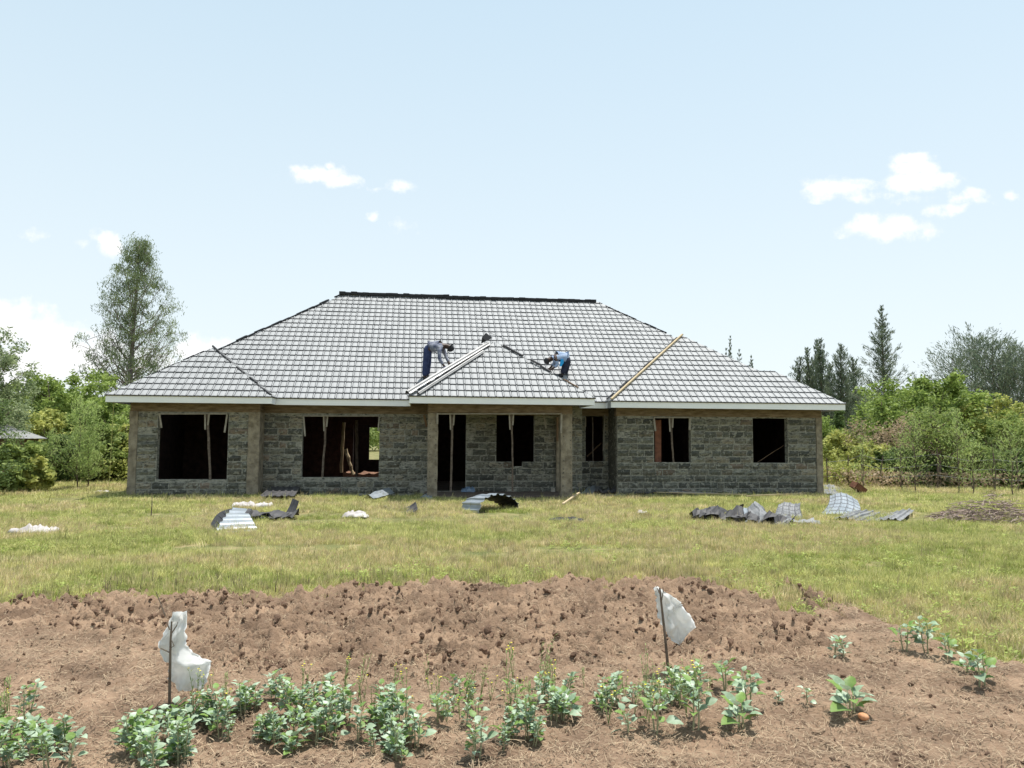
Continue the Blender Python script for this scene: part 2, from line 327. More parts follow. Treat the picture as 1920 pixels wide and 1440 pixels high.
def wall(x0, x1, hy, z1, ops, z0=-.3, th=.2, courses=True):
    mb = MB(); xs_ = sorted(set([x0, x1]+[a for o in ops for a in (o[0], o[1])]))
    for a, b in zip(xs_[:-1], xs_[1:]):
        m_ = (a+b)/2; cuts = sorted([(o[2], o[3]) for o in ops if o[0] < m_ < o[1]]); z = z0
        for c0, c1 in cuts:
            if c0 > z+.001: mb.box(a, b, hy, hy+th, z, c0)
            z = c1
        if z < z1: mb.box(a, b, hy, hy+th, z, z1)
    w_ = mb.build('wall', [M['mortar']], house); walls.append(w_)
    nrow = int((2.29+.1)/CO)
    for r in range(-1, 13):
        zc = .02+r*CO+CO/2
        if zc+CO/2 > 2.33: break
        spans = [(x0, x1)]
        for o in ops:
            if o[2]-.08 < zc < o[3]+.02:
                ns = []
                for a, b in spans:
                    if o[1] <= a or o[0] >= b: ns.append((a, b))
                    else:
                        if o[0]-a > .06: ns.append((a, o[0]+random.uniform(-.02, .012)))
                        if b-o[1] > .06: ns.append((o[1]+random.uniform(-.012, .02), b))
                spans = ns
        for a, b in spans:
            x = a
            while x < b-.03:
                l_ = random.choice([.40, .44, .38, .36, .42, .27, .20]) if x > a+.01 or r % 2 else random.uniform(.18, .42)
                if b-(x+l_) < .13: l_ = b-x
                if random.random() < .985: blocks.append((x+l_/2, hy, zc, l_-.026, r, w_))
                x += l_
    return w_
def op(u0, v0, u1, v1, hy):
    a = hpl(u0, v0, hy); b = hpl(u1, v1, hy); return (a.x, b.x, b.z, a.z)
MID = .6; REC = 1.1
o1 = op(297, 775, 425, 899, 0); o2 = op(568, 779, 710, 895, MID); o4 = op(1226, 782, 1296, 867, 0); o5 = op(1411, 784, 1478, 868, 0)
o3 = op(1098, 780, 1133, 865, REC); od_ = op(821, 775, 873, 922, MID); op_ = op(931, 776, 1002, 866, MID)
od_ = (od_[0], od_[1], .1, od_[3])
WT = 2.62
wl = wall(.17, 3.07, 0, WT, [o1]); wmid = wall(3.35, 11.95, MID, WT, [o2, od_, op_, (op_[0]+.5, op_[0]+.78, op_[2]-.13, op_[2]+.01)])
wpier = wall(11.95, 12.5, MID-.02, WT, [], th=.6); wrec = wall(12.5, 13.42, REC, WT, [o3]); wr = wall(13.42, 19.5, 0, WT, [o4, o5])
blocks = [b for b in blocks if not (b[5] is wmid and b[0] > 8.95 and b[0] < 9.22)]
# a short return of stones on the side of the right wing
hw = house.matrix_world
blocks.sort(key=lambda b: (HM @ Vector((b[0], b[1], b[2]))-Vector((0, 0, CZ))).length/(b[3]**.5))
def bmesh_pick(r):
    k = random.choices(range(6), [3, 3, 2.2, 2.2, 3, .5])[0] if r > 2 else random.choices(range(6), [4, 1.5, 3, .8, 2.5, .1])[0]
    return BM[k][random.randrange(4)]
rest = {}
for i, (x, hy, z, l_, r, w_) in enumerate(blocks):
    me = bmesh_pick(r); sx = l_/.38; flip = random.choice((1, -1)); dy = random.uniform(-.004, .012); dz = random.uniform(-.006, .006); sz = random.uniform(.94, 1.06)
    if i < 300:
        o = bpy.data.objects.new('stone_block', me); COL.objects.link(o); o.parent = w_; o.location = (x, hy+dy, z+dz); o.scale = (sx, 1, sz)
    else: rest.setdefault(w_.name, []).append((me, x, hy+dy, z+dz, sx, sz, w_))
for k_, lst in rest.items():
    mb = MB(); w_ = lst[0][6]
    for me, x, y, z, sx, sz, _ in lst:
        mb.add([(x+v.co.x*sx, y+v.co.y, z+v.co.z*sz) for v in me.vertices], [tuple(p.vertices) for p in me.polygons], M['stone'].index(me.materials[0]))
    tag(mb.build('stone_block', M['stone'], w_), kind='stuff')
# --- ring beams, columns, slab
def rough_box(x0, x1, y0, y1, z0, z1, name, m, seg=.25, amp=.012, parent=None):
    bm = bmesh.new(); n = [max(1, int((b-a)/seg)) for a, b in ((x0, x1), (y0, y1), (z0, z1))]
    bmesh.ops.create_cube(bm, size=1)
    for v in bm.verts: v.co = Vector(((x0+x1)/2+v.co.x*(x1-x0), (y0+y1)/2+v.co.y*(y1-y0), (z0+z1)/2+v.co.z*(z1-z0)))
    for ax in range(3):
        lo = (x0, y0, z0)[ax]; hi = (x1, y1, z1)[ax]
        for k in range(1, n[ax]):
            co = [0, 0, 0]; co[ax] = lo+(hi-lo)*k/n[ax]; no = [0, 0, 0]; no[ax] = 1
            bmesh.ops.bisect_plane(bm, geom=bm.verts[:]+bm.edges[:]+bm.faces[:], plane_co=co, plane_no=no)
    for v in bm.verts: v.co += Vector(mnoise.noise_vector(v.co*4.3))*amp
    me = bpy.data.meshes.new(name); bm.to_mesh(me); bm.free(); return link(name, me, parent or house, m)
rough_box(-.02, 3.36, -.022, .2, 2.30, 2.66, 'ring_beam', M['beam'])
rough_box(3.36, 11.95, MID-.022, MID+.2, 2.31, 2.66, 'ring_beam', M['beam'])
rough_box(11.95, 13.42, REC-.022, REC+.2, 2.33, 2.66, 'ring_beam', M['beam'])
rough_box(13.38, 19.68, -.022, .2, 2.30, 2.66, 'ring_beam', M['beam'])
cols = [(-.03, .18, -.03, .22, 2.3), (3.06, 3.37, -.035, .65, 2.3), (19.5, 19.69, -.03, .22, 2.3)]
for a in cols: rough_box(a[0], a[1], a[2], a[3], -.3, a[4], 'column', M['concrete'], .12, .018)
cl = hpl(801, 900, -1.3).x; cl2 = hpl(820, 900, -1.3).x; cr = hpl(1052, 900, -1.3).x; cr2 = hpl(1073, 900, -1.3).x
for a, b in ((cl, cl2), (cr, cr2)):
    c = rough_box(a, b, -1.3, -1.02, -.3, 2.30, 'column', M['concrete'], .1, .014)
    mb = MB()
    for k in range(26):   # bolt holes and knocks left by the shuttering
        z = .2+random.random()*1.9 if k > 14 else .25+k*.11
        x = a+.05+random.uniform(-.01, .01) if k % 2 else b-.06; s_ = random.uniform(.008, .018)
        mb.box(x, x+s_, -1.325, -1.31, z, z+s_*1.4)
    mb.build('shutter_mark', [M['black']], c)
rough_box(cl, cr2, -1.33, -1.0, 2.302, 2.66, 'porch_beam', M['beam'], .2, .012)
for x in (cl, cr2-.28): rough_box(x, x+.28, -1.0, MID-.03, 2.302, 2.66, 'porch_beam', M['beam'], .3, .01)
pw = (hpl(1042, 800, MID).x, hpl(1053, 800, MID).x)
rough_box(pw[0], pw[1], MID-.14, MID-.0, .1, 2.28, 'pilaster', M['concrete'], .15, .02)
mb = MB(); mb.board((pw[0]+.02, MID-.18, 2.25), (pw[0]+.02, MID-.18, 1.55), .05, .03, Vector((0, 1, 0))); mb.board((pw[0]+.12, MID-.18, 2.25), (pw[0]+.14, MID-.18, 1.7), .04, .03, Vector((0, 1, 0))); mb.build('formwork_board', [M['wood']], house)
rough_box(cl-.05, cr2+.1, -1.42, MID+.0, -.3, .09, 'porch_slab', M['floor'], .3, .02)
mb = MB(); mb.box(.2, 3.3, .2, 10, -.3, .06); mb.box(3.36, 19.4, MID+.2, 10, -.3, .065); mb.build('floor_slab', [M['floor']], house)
rough_box(.0, 19.7, -.05, .0, -.3, .035, 'plinth', M['mortar'], .4, .02)
rough_box(3.17, 3.355, .2, .8, 2.301, 2.655, 'ring_beam', M['beam'], .3, .006)
rough_box(13.425, 13.6, .2, 1.3, -.3, 2.65, 'wall_return', M['stone'][4], .16, .03)
rough_box(12.3, 12.495, MID+.55, 1.3, -.3, 2.65, 'wall_return', M['stone'][1], .16, .02)
# --- rear, side and inner walls
bw = op(695, 805, 712, 873, 10.0)
mb = MB()
def wbox(x0, x1, y0, y1, ops=(), z1=2.9, z0=-.3):
    xs_ = sorted(set([x0, x1]+[a for o in ops for a in o[:2]]))
    for a, b in zip(xs_[:-1], xs_[1:]):
        m_ = (a+b)/2; z = z0
        for o in ops:
            if o[0] < m_ < o[1]:
                if o[2] > z: mb.box(a, b, y0, y1, z, o[2])
                z = o[3]
        mb.box(a, b, y0, y1, z, z1)
BWX = (bw[0]-.05, bw[1]+1.1, .75, 2.05)
wbox(0, 19.6, 10.0, 10.2, [BWX, (14.5, 15.3, 1, 2.1)])
mb.box(-.0, .17, .22, 10, -.3, 2.6); mb.box(19.5, 19.67, .22, 10, -.3, 2.6)
mb.box(3.38, 3.55, .8, 10, -.3, 2.9); mb.box(12.2, 12.4, 1.4, 10, -.3, 2.9)
wbox(3.5, 12.2, 6.6, 6.8, [(5.35, 7.4, .05, 2.1)], 2.9); mb.box(7.75, 7.95, .8, 6.6, -.3, 2.9)
wbox(12.4, 19.5, 4.6, 4.8, [], 2.9); wbox(.17, 3.4, 4.2, 4.4, [], 2.9); mb.box(16.3, 16.5, .2, 4.6, -.3, 2.9)
mb.box(0, 19.6, 5.3, 5.31, 2.9, 2.91)
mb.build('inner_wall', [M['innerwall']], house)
x14 = hpl(1228, 800, .5)
mb = MB(); mb.box(x14.x-.02, x14.x+.17, .45, .6, .1, 2.2, jit=.01); mb.build('inner_pier', [mat('red_pier', (.30, .13, .08), 1, (.20, .09, .06), 9)], house)

# --- roof
planes = []  # eave origin, along, up-slope, clip polygon in (s,t) (t measured along slope)
CS = 1/math.sqrt(1+S*S); SL = math.sqrt(1+S*S)
def poly_plane(p0, adir, inward, pts):
    """pts: (s, run) ; run horizontal distance inward"""
    a = Vector((*adir, 0)); up = (Vector((*inward, 0))+Vector((0, 0, S)))/SL; nrm = a.cross(up)
    if nrm.z < 0: nrm = -nrm
    return dict(o=Vector((*p0, E0)), a=a, u=up, n=nrm, poly=[(s, r*SL) for s, r in pts])
xl, xr = -.45, 19.6; D = 5.42; hl = (3.78-xl)/2; PL, PR = 7.45, 12.31; hp = (PR-PL)/2; AL = 13.07; ha = (xr-AL)/2; BR = 20.11; hb = 1.45
hb = round(hb*SL/.3)*.3/SL
main = poly_plane((xl, 0), (1, 0), (0, 1), [(0, 0), (xr-xl, 0), (xr-xl-D, D), (D, D)])
lw = poly_plane((xl, -.6), (1, 0), (0, 1), [(0, 0), (2*hl, 0), (hl, hl)])
lwr = poly_plane((3.78, -.6), (0, 1), (-1, 0), [(0, 0), (.75, 0), (hl+.75, hl), (hl, hl)])
porch = poly_plane((PL, -1.9), (1, 0), (0, 1), [(0, 0), (2*hp, 0), (hp, hp)])
pl = poly_plane((PL, -1.9), (0, 1), (1, 0), [(0, 0), (2.0, 0), (hp+2.0, hp), (hp, hp)])
pr = poly_plane((PR, -1.9), (0, 1), (-1, 0), [(0, 0), (2.0, 0), (hp+2.0, hp), (hp, hp)])
rwl = poly_plane((AL, -.6), (0, 1), (1, 0), [(0, 0), (.75, 0), (ha+.75, ha), (ha, ha)])
rlow = poly_plane((AL, -.6), (1, 0), (0, 1), [(0, 0), (BR-AL, 0), (BR-AL-hb, hb), (hb, hb)])
rup = poly_plane((AL, -.6), (1, 0), (0, 1), [(hb, hb), (2*ha-hb, hb), (ha, ha)])
def deck(pls, name, m, off):
    mb = MB()
    for p in pls:
        vs = [p['o']+p['a']*s+p['u']*t+p['n']*off for s, t in p['poly']]; mb.add(vs, [tuple(range(len(vs)))])
    return mb.build(name, [m], house)
roof = deck([main, lw, lwr, porch, pl, pr, rwl, rlow, rup], 'roof', M['deck'], -.015)
# rear and side slopes (out of sight): plain sheets; a strip of rear sheets is still missing
BK = 10.84; z = E0; zr = E0+S*D
mb = MB()
mb.add([(xl, -.6, z), (xl+hl, -.6+hl, z+S*hl), (xl+hl, 0+hl, z+S*hl), (xl+D, D, zr), (xl, BK, z)], [(0, 4, 3, 2, 1)])
mb.add([(BR, -.6, z), (BR-hb, -.6+hb, z+S*hb), (BR-hb, 3.0, z+S*hb), (BR, 3.0+hb, z)], [(0, 1, 2, 3)])
mb.add([(xr, 0, z), (xr-D, D, zr), (xr, BK, z)], [(0, 1, 2)])
mb.add([(xr, -.6, z), (xr-ha, -.6+ha, z+S*ha), (xr-ha, ha, z+S*ha), (xr, 0, z)], [(0, 1, 2, 3)])
def bk(x, r): return (x, BK-r, z+S*r)
mb.add([bk(xl, 0), bk(xl+D, D), bk(5.2, D), bk(5.2, 2.2), bk(8.6, 2.2), bk(8.6, D), bk(xr-D, D), bk(xr, 0)], [(7, 6, 5, 4), (4, 3, 0, 7), (3, 2, 1, 0)])
mb.build('rear_roof', [M['roofplain']], house)
TW, TL = .2, .3
# tile: pan, raised roll along one side, turned-down lower edge, dark joints
def tile_polys():
    P = []
    zb, zt = .026, .004
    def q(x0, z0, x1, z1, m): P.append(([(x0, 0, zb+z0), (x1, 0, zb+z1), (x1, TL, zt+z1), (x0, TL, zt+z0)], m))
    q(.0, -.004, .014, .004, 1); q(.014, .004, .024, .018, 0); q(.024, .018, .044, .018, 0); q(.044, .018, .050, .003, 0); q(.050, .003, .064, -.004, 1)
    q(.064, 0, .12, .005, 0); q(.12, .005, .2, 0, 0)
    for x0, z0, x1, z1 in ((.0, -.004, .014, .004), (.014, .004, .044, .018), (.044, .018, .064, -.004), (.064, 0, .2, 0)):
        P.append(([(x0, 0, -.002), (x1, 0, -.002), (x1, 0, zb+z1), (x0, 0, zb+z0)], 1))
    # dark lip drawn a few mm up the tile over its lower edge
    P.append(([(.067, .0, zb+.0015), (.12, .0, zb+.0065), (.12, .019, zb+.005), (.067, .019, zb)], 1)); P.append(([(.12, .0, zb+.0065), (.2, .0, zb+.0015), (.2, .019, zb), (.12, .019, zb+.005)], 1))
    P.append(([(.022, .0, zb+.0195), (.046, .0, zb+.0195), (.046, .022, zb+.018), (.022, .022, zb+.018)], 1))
    return P
TP = tile_polys()
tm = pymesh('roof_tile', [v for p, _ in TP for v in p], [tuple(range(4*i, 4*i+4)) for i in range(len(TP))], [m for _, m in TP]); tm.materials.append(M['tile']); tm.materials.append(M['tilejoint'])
def clip(poly, hp_):   # hp_: list of half planes a*s+b*t+c>=0
    for a, b, c in hp_:
        out = []
        for i in range(len(poly)):
            p, q = poly[i], poly[(i+1) % len(poly)]; dp = a*p[0]+b*p[1]+c; dq = a*q[0]+b*q[1]+c
            if dp >= 0: out.append(p)
            if (dp >= 0) != (dq >= 0):
                k = dp/(dp-dq); out.append(tuple(p[j]+(q[j]-p[j])*k for j in range(3)))
        poly = out
        if len(poly) < 3: return None
    return poly
full = []; stuffb = MB()
for pi_, p in enumerate([main, lw, lwr, porch, pl, pr, rwl, rlow, rup]):
    pg = p['poly']; ar = sum(pg[i][0]*pg[(i+1) % len(pg)][1]-pg[(i+1) % len(pg)][0]*pg[i][1] for i in range(len(pg)))
    H_ = []
    for i in range(len(pg)):
        (x0, y0), (x1, y1) = pg[i], pg[(i+1) % len(pg)]; ln = math.hypot(x1-x0, y1-y0); s_ = 1 if ar > 0 else -1
        a, b = -(y1-y0)/ln*s_, (x1-x0)/ln*s_; c = -(a*x0+b*y0)
        if abs(a) < 1e-6 and y0 < .01: c += .035
        H_.append((a, b, c))
    B = Matrix.Identity(4)
    flipd = p['a'].cross(p['u']).z < 0
    for k in range(3): B[k][0] = p['a'][k]*(-1 if flipd else 1); B[k][1] = p['u'][k]; B[k][2] = p['n'][k]; B[k][3] = p['o'][k]
    smin, smax = min(x for x, _ in pg), max(x for x, _ in pg); tmax = max(y for _, y in pg); tmin = min(y for _, y in pg)
    sg = -1 if flipd else 1
    for r in range(int(round(tmin/TL)), int(tmax/TL)+1):
        for c in range(int(smin/TW)-1, int(smax/TW)+2):
            s0 = c*TW; t0 = r*TL-.03
            cor = [(s0, t0), (s0+TW, t0), (s0, t0+TL), (s0+TW, t0+TL)]
            ins = [all(a*x+b*y+cc >= -1e-6 for a, b, cc in H_) for x, y in cor]
            lift = Vector((0, 0, mnoise.noise(Vector((s0*.8, t0*.8, pi_)))*.006)); wob = mnoise.noise(Vector((s0*.35, r*.9, 3)))*.012
            if all(ins):
                lx = s0+wob; Mx = B @ Matrix.Translation((sg*lx if not flipd else -lx-TW, t0, lift.z))
                full.append((p, Mx))
            else:
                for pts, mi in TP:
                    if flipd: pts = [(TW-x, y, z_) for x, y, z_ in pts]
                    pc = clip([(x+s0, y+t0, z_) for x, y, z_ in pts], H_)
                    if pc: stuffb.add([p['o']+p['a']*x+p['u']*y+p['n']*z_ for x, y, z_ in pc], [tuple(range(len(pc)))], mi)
def hidden(p, Mx):
    c = Mx @ Vector((.1, .15, 0)); x, y, z_ = c
    if p is main:
        hp1 = min(x-PL, PR-x, y+1.9); hl1 = min(x-xl, 3.78-x, y+.6); ha1 = min(x-AL, xr-x, y+.6)
        return max(hp1, hl1, ha1) > y+.12
    return False
full = [f for f in full if not hidden(*f)]
full.sort(key=lambda f: ((HM @ (f[1] @ Vector((.1, .15, 0))))-Vector((0, 0, CZ))).length + (50 if f[0] in (pl, pr, rwl) else 0))
for i, (p, Mx) in enumerate(full):
    if i < 300:
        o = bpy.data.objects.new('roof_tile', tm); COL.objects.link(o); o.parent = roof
        jz = Matrix.Rotation(random.gauss(0, .006), 4, 'Y') @ Matrix.Rotation(random.gauss(0, .006), 4, 'X'); o.matrix_local = Mx @ jz
    else:
        jz = Matrix.Rotation(random.gauss(0, .006), 4, 'Y') @ Matrix.Rotation(random.gauss(0, .006), 4, 'X'); MM = Mx @ jz
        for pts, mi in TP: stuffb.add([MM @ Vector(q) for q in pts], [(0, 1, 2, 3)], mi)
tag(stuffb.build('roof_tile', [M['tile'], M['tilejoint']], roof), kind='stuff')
# fascia boards
def fascia(x0, x1, y0, y1):
    mb = MB(); mb.box(min(x0, x1), max(x0, x1), min(y0, y1), max(y0, y1), 2.515, 2.695); return mb.build('fascia_board', [M['fascia']], house)
F_ = .025
fascia(xl, 3.78, -.6, -.6+F_); fascia(3.78-F_, 3.78, -.575, 0); fascia(3.783, PL-.0, 0.0, F_); fascia(PL, PL+F_, -1.875, 0); fascia(PL, PR, -1.9, -1.9+F_); fascia(PR-F_, PR, -1.875, 0)
fascia(PR+.003, AL-.0, -.0, F_); fascia(AL, BR, -.6, -.6+F_); fascia(xl, xl+F_, -.575, BK); fascia(BR-F_, BR, -.575, 3.0+hb); fascia(xl+F_, BR-.6, BK-F_, BK)
fascia(AL, AL+F_, -.575, -.002)
mb = MB(); mb.box(-.43, .0, 5.4, 5.43, 2.52, 2.70); mb.build('fascia_board', [M['fascia']], house)
mb = MB(); mb.box(AL-.09, AL+.0, -.63, -.605, 2.5, 2.70); tag(mb.build('gutter_joint', [M['greysheet']], house), label='grey joint strip on the fascia')
# ridge and hip strips (dark underlay edges, not capped yet)
def strip(a, b, wd, hgt, name, m, seg=.3, jitz=.012, skip=0.0):
    a = Vector(a); b = Vector(b); n = max(1, int((b-a).length/seg)); mb = MB(); d = (b-a)/n
    for i in range(n):
        if random.random() < skip: continue
        j = random.uniform(-jitz, jitz); mb.board(a+d*i+Vector((0, 0, j)), a+d*(i+1.05)+Vector((0, 0, j+random.uniform(-jitz, jitz)*.7)), wd*random.uniform(.7, 1.2), hgt)
    return mb.build(name, [m], house)
def zz(r): return E0+S*r
strip((xl+D-.1, D, zr+.075), (11.0-2.3, D, zr+.06), .22, .10, 'ridge_cap', M['black'], .2, .012)
strip((8.4, D, zr+.035), (xr-D-.15, D, zr+.04), .22, .09, 'ridge_cap', M['black'], .2, .01)
strip((xl+hl, hl, zz(hl)+.03), (xl+D, D, zr+.05), .10, .05, 'hip_batten', M['black'], .33, .02, .12)
strip((xl, -.6, E0+.0), (xl+hl, -.6+hl, zz(hl)+.02), .05, .03, 'hip_batten', M['black'], .33, .012, .3)
strip((3.74, -.56, E0+.05), (xl+hl, -.6+hl, zz(hl)+.04), .05, .04, 'hip_batten', M['black'], .35, .02, .35)
strip((xr-D-.1, D, zr+.02), (xr-ha, ha, zz(ha)+.03), .07, .04, 'hip_batten', M['black'], .4, .02, .45)
strip((PR-1.0, -.9, zz(1.0)+.06), (PL+hp+.25, -1.9+hp-.25, zz(hp-.25)+.07), .07, .05, 'hip_batten', M['darksheet'], .35, .025, .25)
strip((PR-.05, -1.85, zz(.05)+.05), (PR-1.0, -.9, zz(1)+.06), .05, .03, 'hip_batten', M['wood'], .4, .02, .2)
# bare timber hip of the right wing
mb = MB(); mb.board((AL+.02, -.62, E0+.06), (AL+ha, -.6+ha, zz(ha)+.06), .065, .04); tag(mb.build('hip_board', [M['palewood']], house), label='bare pale timber hip board')
strip((AL-.05, -.35, E0+.06), (AL+ha-.2, -.5+ha-.1, zz(ha-.15)+.03), .05, .03, 'hip_batten', M['black'], .4, .02, .4)
# new ridge caps on the left hip of the porch roof (two rolls) plus the loose black flap at the top
def captube(a, b, r, name='ridge_cap'):
    a = Vector(a); b = Vector(b); mb = MB(); d = (b-a).normalized(); sd = d.cross(Vector((0, 0, 1))).normalized(); up = sd.cross(d)
    prof = [(-r*1.5, -.02), (-r*1.05, .0), (-r*.75, r*.65), (0, r), (r*.75, r*.65), (r*1.05, .0), (r*1.5, -.02)]
    vs = [p+sd*x+up*y for p in (a, b) for x, y in prof]; n = len(prof)
    mb.add(vs, [(i, i+1, n+i+1, n+i) for i in range(n-1)])
    mb.add([p for p in vs[:n]], [tuple(range(n))], 1)
    return mb.build(name, [M['cap'], M['black']], house)
captube((PL-.06, -1.96, E0+.08), (PL+hp-.22, -1.9+hp-.22, zz(hp-.22)+.08), .06)
captube((PL+.22, -1.93, E0+.07), (PL+hp-.38, -1.9+hp-.58, zz(hp-.57)+.07), .035)
mb = MB(); a = Vector((PL+hp-.2, -1.9+hp-.2, zz(hp)-.02)); mb.add([a+Vector(q) for q in ((-.22, 0, -.06), (.12, .05, .12), (-.08, -.02, .26), (-.2, -.05, .12), (-.1, -.12, .02))], [(0, 1, 2), (0, 2, 3), (0, 4, 1), (3, 4, 0), (1, 4, 2), (2, 4, 3)]); tag(mb.build('cap_offcut', [M['black']], house), label='black loose end of the ridge cap')
mb = MB(); b0 = Vector((PL+hp, -1.9+hp, zz(hp)+.06)); mb.board(b0+Vector((-.42, .6, .42)), b0+Vector((.35, -.1, .0)), .04, .012); mb.build('hip_batten', [M['greysheet']], house)

# --- formwork boards round openings
def HPt(u, v, hy): return hpl(u, v, hy)
def fboard(pts, hy, wd=.045, parent=house, m='formwood'):
    mb = MB(); pp = [HPt(u, v, hy) for u, v in pts]
    for a, b in zip(pp[:-1], pp[1:]): mb.board(a, b, wd, .02, Vector((0, 1, 0)))
    return mb.build('formwork_board', [M[m]], parent)
fboard([(297, 776), (426, 776)], -.04, .03); fboard([(299, 777), (303, 802)], -.045); fboard([(426, 777), (421, 811)], -.045)
fboard([(569, 780), (711, 780)], MID-.04, .03); fboard([(569, 781), (572, 818)], MID-.05); fboard([(711, 781), (709, 808)], MID-.05, .035)
fboard([(819, 776), (1053, 776)], -1.35, .03); fboard([(820, 777), (820, 795)], -1.355, .05); fboard([(1053, 777), (1052, 812)], -1.355, .05)
fboard([(1226, 783), (1296, 783)], -.04, .03); fboard([(1226, 784), (1229, 808)], -.05, .05); fboard([(1294, 784), (1293, 806)], -.05, .06)
fboard([(1134, 778), (1131, 845)], REC-.06, .03); fboard([(1098, 782), (1098, 800)], REC-.06, .03); fboard([(795, 778), (800, 800)], MID-.05, .06, m='wood')
fboard([(1019, 776), (1024, 803)], MID-.3, .05)
# --- props: each its own thing
def prop(pts, hy, r, label, head=None, m='pole', fork=True):
    pp = [HM @ HPt(u, v, hy) for u, v in pts]; base = pp[-1]
    e = empty('timber_prop', base, 0, label=label, cat='prop', group='timber props holding up the lintels')
    mb = MB(); dense = []
    for a, b in zip(pp[:-1], pp[1:]):
        for k in range(4): dense.append(a.lerp(b, k/4)-base+Vector((random.uniform(-.006, .006), random.uniform(-.01, .01), 0)))
    dense.append(pp[-1]-base); mb.tube(dense, [r*random.uniform(.9, 1.12) for _ in dense], 7); mb.build('pole', [M[m]], e)
    if fork:
        t = pp[0]-base
        for s_ in (-1, 1):
            mb = MB(); mb.board(t+Vector((s_*.055, -.03, .02)), t+Vector((s_*.035, -.03, -.34+.06*s_)), .04, .02, Vector((0, 1, 0))); mb.build('head_board', [M['formwood']], e)
    return e
prop([(389, 778), (391, 822), (394, 899)], .0-.0, .032, 'bark pole prop in the leftmost wide window opening')
prop([(611, 782), (609, 830), (604, 895)], MID+.05, .033, 'crooked pole prop in the wide window with the lit room behind')
prop([(848, 778), (847, 860), (845, 921)], -1.15, .03, 'dark pole prop standing in front of the porch doorway')
prop([(959, 778), (961, 850), (961, 921)], -1.15, .024, 'thin pole prop at the middle of the porch beam')
prop([(1258, 784), (1260, 830), (1263, 867)], .03, .028, 'pale leaning prop in the middle window of the right wing')
prop([(1111, 782), (1112, 865)], REC+.05, .02, 'thin upright prop in the narrow window beside the porch', fork=False)
# inside: lit log, leaning split timbers, dark post, rubble
def inside(u0, v0, u1, v1, hy, r, nm, label, m='palewood'):
    a = HM @ HPt(u0, v0, hy); b = HM @ HPt(u1, v1, hy); e = MB(); n = 6
    pts = [a.lerp(b, k/n)-b+Vector((random.uniform(-.015, .015), 0, 0)) for k in range(n+1)]; e.tube(pts, [r*random.uniform(.8, 1.2) for _ in pts], 7)
    o = e.build(nm, [M[m]]); o.location = b; tag(o, label, 'timber'); return o
inside(644, 792, 640, 886, 5.0, .055, 'tree_post', 'knotty sunlit post inside the room behind the second window')
inside(648, 842, 662, 890, 4.9, .06, 'split_log', 'pale split log leaning on the knotty post inside the house')
inside(669, 788, 669, 893, 3.4, .05, 'dark_post', 'dark upright post inside the house right of the leaning log', 'bark')
inside(1470, 835, 1420, 867, .5, .012, 'thin_batten', 'thin dark batten slanting across the rightmost window opening', 'wood')
inside(1128, 830, 1101, 856, 2.0, .025, 'slanted_batten', 'batten slanting behind the narrow window beside the porch', 'wood')
rb = rough_box(0, 1.9, 0, .9, 0, .36, 'rubble_heap', M['redsoil'], .08, .11, parent=house); rb.parent = None
rb.matrix_world = HM @ Matrix.Translation(HPt(645, 893, 4.9)*1.0 + Vector((0, 0, -HPt(645, 893, 4.9).z+.05))); tag(rb, 'low heap of red rubble on the floor inside the house', 'rubble')

# ------------------------------------------------------------ scattered sheets and debris
def sheet(name, P00, P10, P01, P11, arch, ribs, label, cat='metal sheet', m0='galv', m1='black', amp=.018, grid_=False, curl=None, group='roofing sheets discarded on the grass', nU=None, nV=14, wig=.0):
    """bilinear sheet; arch = extra height along u; ribs run along v"""
    P = [Vector(p) for p in (P00, P10, P01, P11)]; c = sum(P, Vector())/4; c.z = min(p.z for p in P)
    nu = ribs*6 if nU is None else nU; vs = []
    if grid_: nu = ribs*12; nV = 36 
    for j in range(nV+1):
        for i in range(nu+1):
            a = i/nu; b = j/nV
            p = P[0]*(1-a)*(1-b)+P[1]*a*(1-b)+P[2]*(1-a)*b+P[3]*a*b
            h = arch(a, b) if arch else 0
            if isinstance(h, tuple): p = p+Vector(h)
            else: p = p+Vector((0, 0, h))
            ph = (a*ribs) % 1; rz = amp*(1 if ph < .22 else 0)+(amp*.25 if .55 < ph < .62 else 0)
            if wig: p = p+Vector(mnoise.noise_vector(p*1.9+Vector((7, 1, 2))))*wig
            vs.append((p, rz))
    # ribs along the local normal
    k = nu+1; V2 = []
    for j in range(nV+1):
        for i in range(k):
            p = vs[j*k+i][0]; du = vs[j*k+min(i+1, nu)][0]-vs[j*k+max(i-1, 0)][0]; dv = vs[min(j+1, nV)*k+i][0]-vs[max(j-1, 0)*k+i][0]
            n = du.cross(dv); n = n.normalized() if n.length > 1e-9 else Vector((0, 0, 1)); V2.append(p+n*vs[j*k+i][1]-c)
    fs = [(j*k+i, j*k+i+1, (j+1)*k+i+1, (j+1)*k+i) for j in range(nV) for i in range(nu)]
    mi = [0]*len(fs)
    if grid_:
        mi = [2 if ((i % 12) == 0 or j % 6 == 0) else 0 for j in range(nV) for i in range(nu)]
    me = pymesh(name, V2, fs, mi); me.materials.append(M[m0]); me.materials.append(M[m1]); me.materials.append(M['tilejoint'])
    o = bpy.data.objects.new(name, me); COL.objects.link(o); o.location = c
    md = o.modifiers.new('thick', 'SOLIDIFY'); md.thickness = .004; md.offset = -1; md.material_offset = 1
    if grid_: md.material_offset = 0
    tag(o, label, cat, group); return o
def g2(u, v, h=0):
    p = G(u, v); p.z += h; return p
def lift(u, v, ub, vb):   # point seen at pixel u,v that stands above ground point ub,vb
    b = G(ub, vb); dep = (np.array(b)-CP) @ CF; return at(u, v, dep)
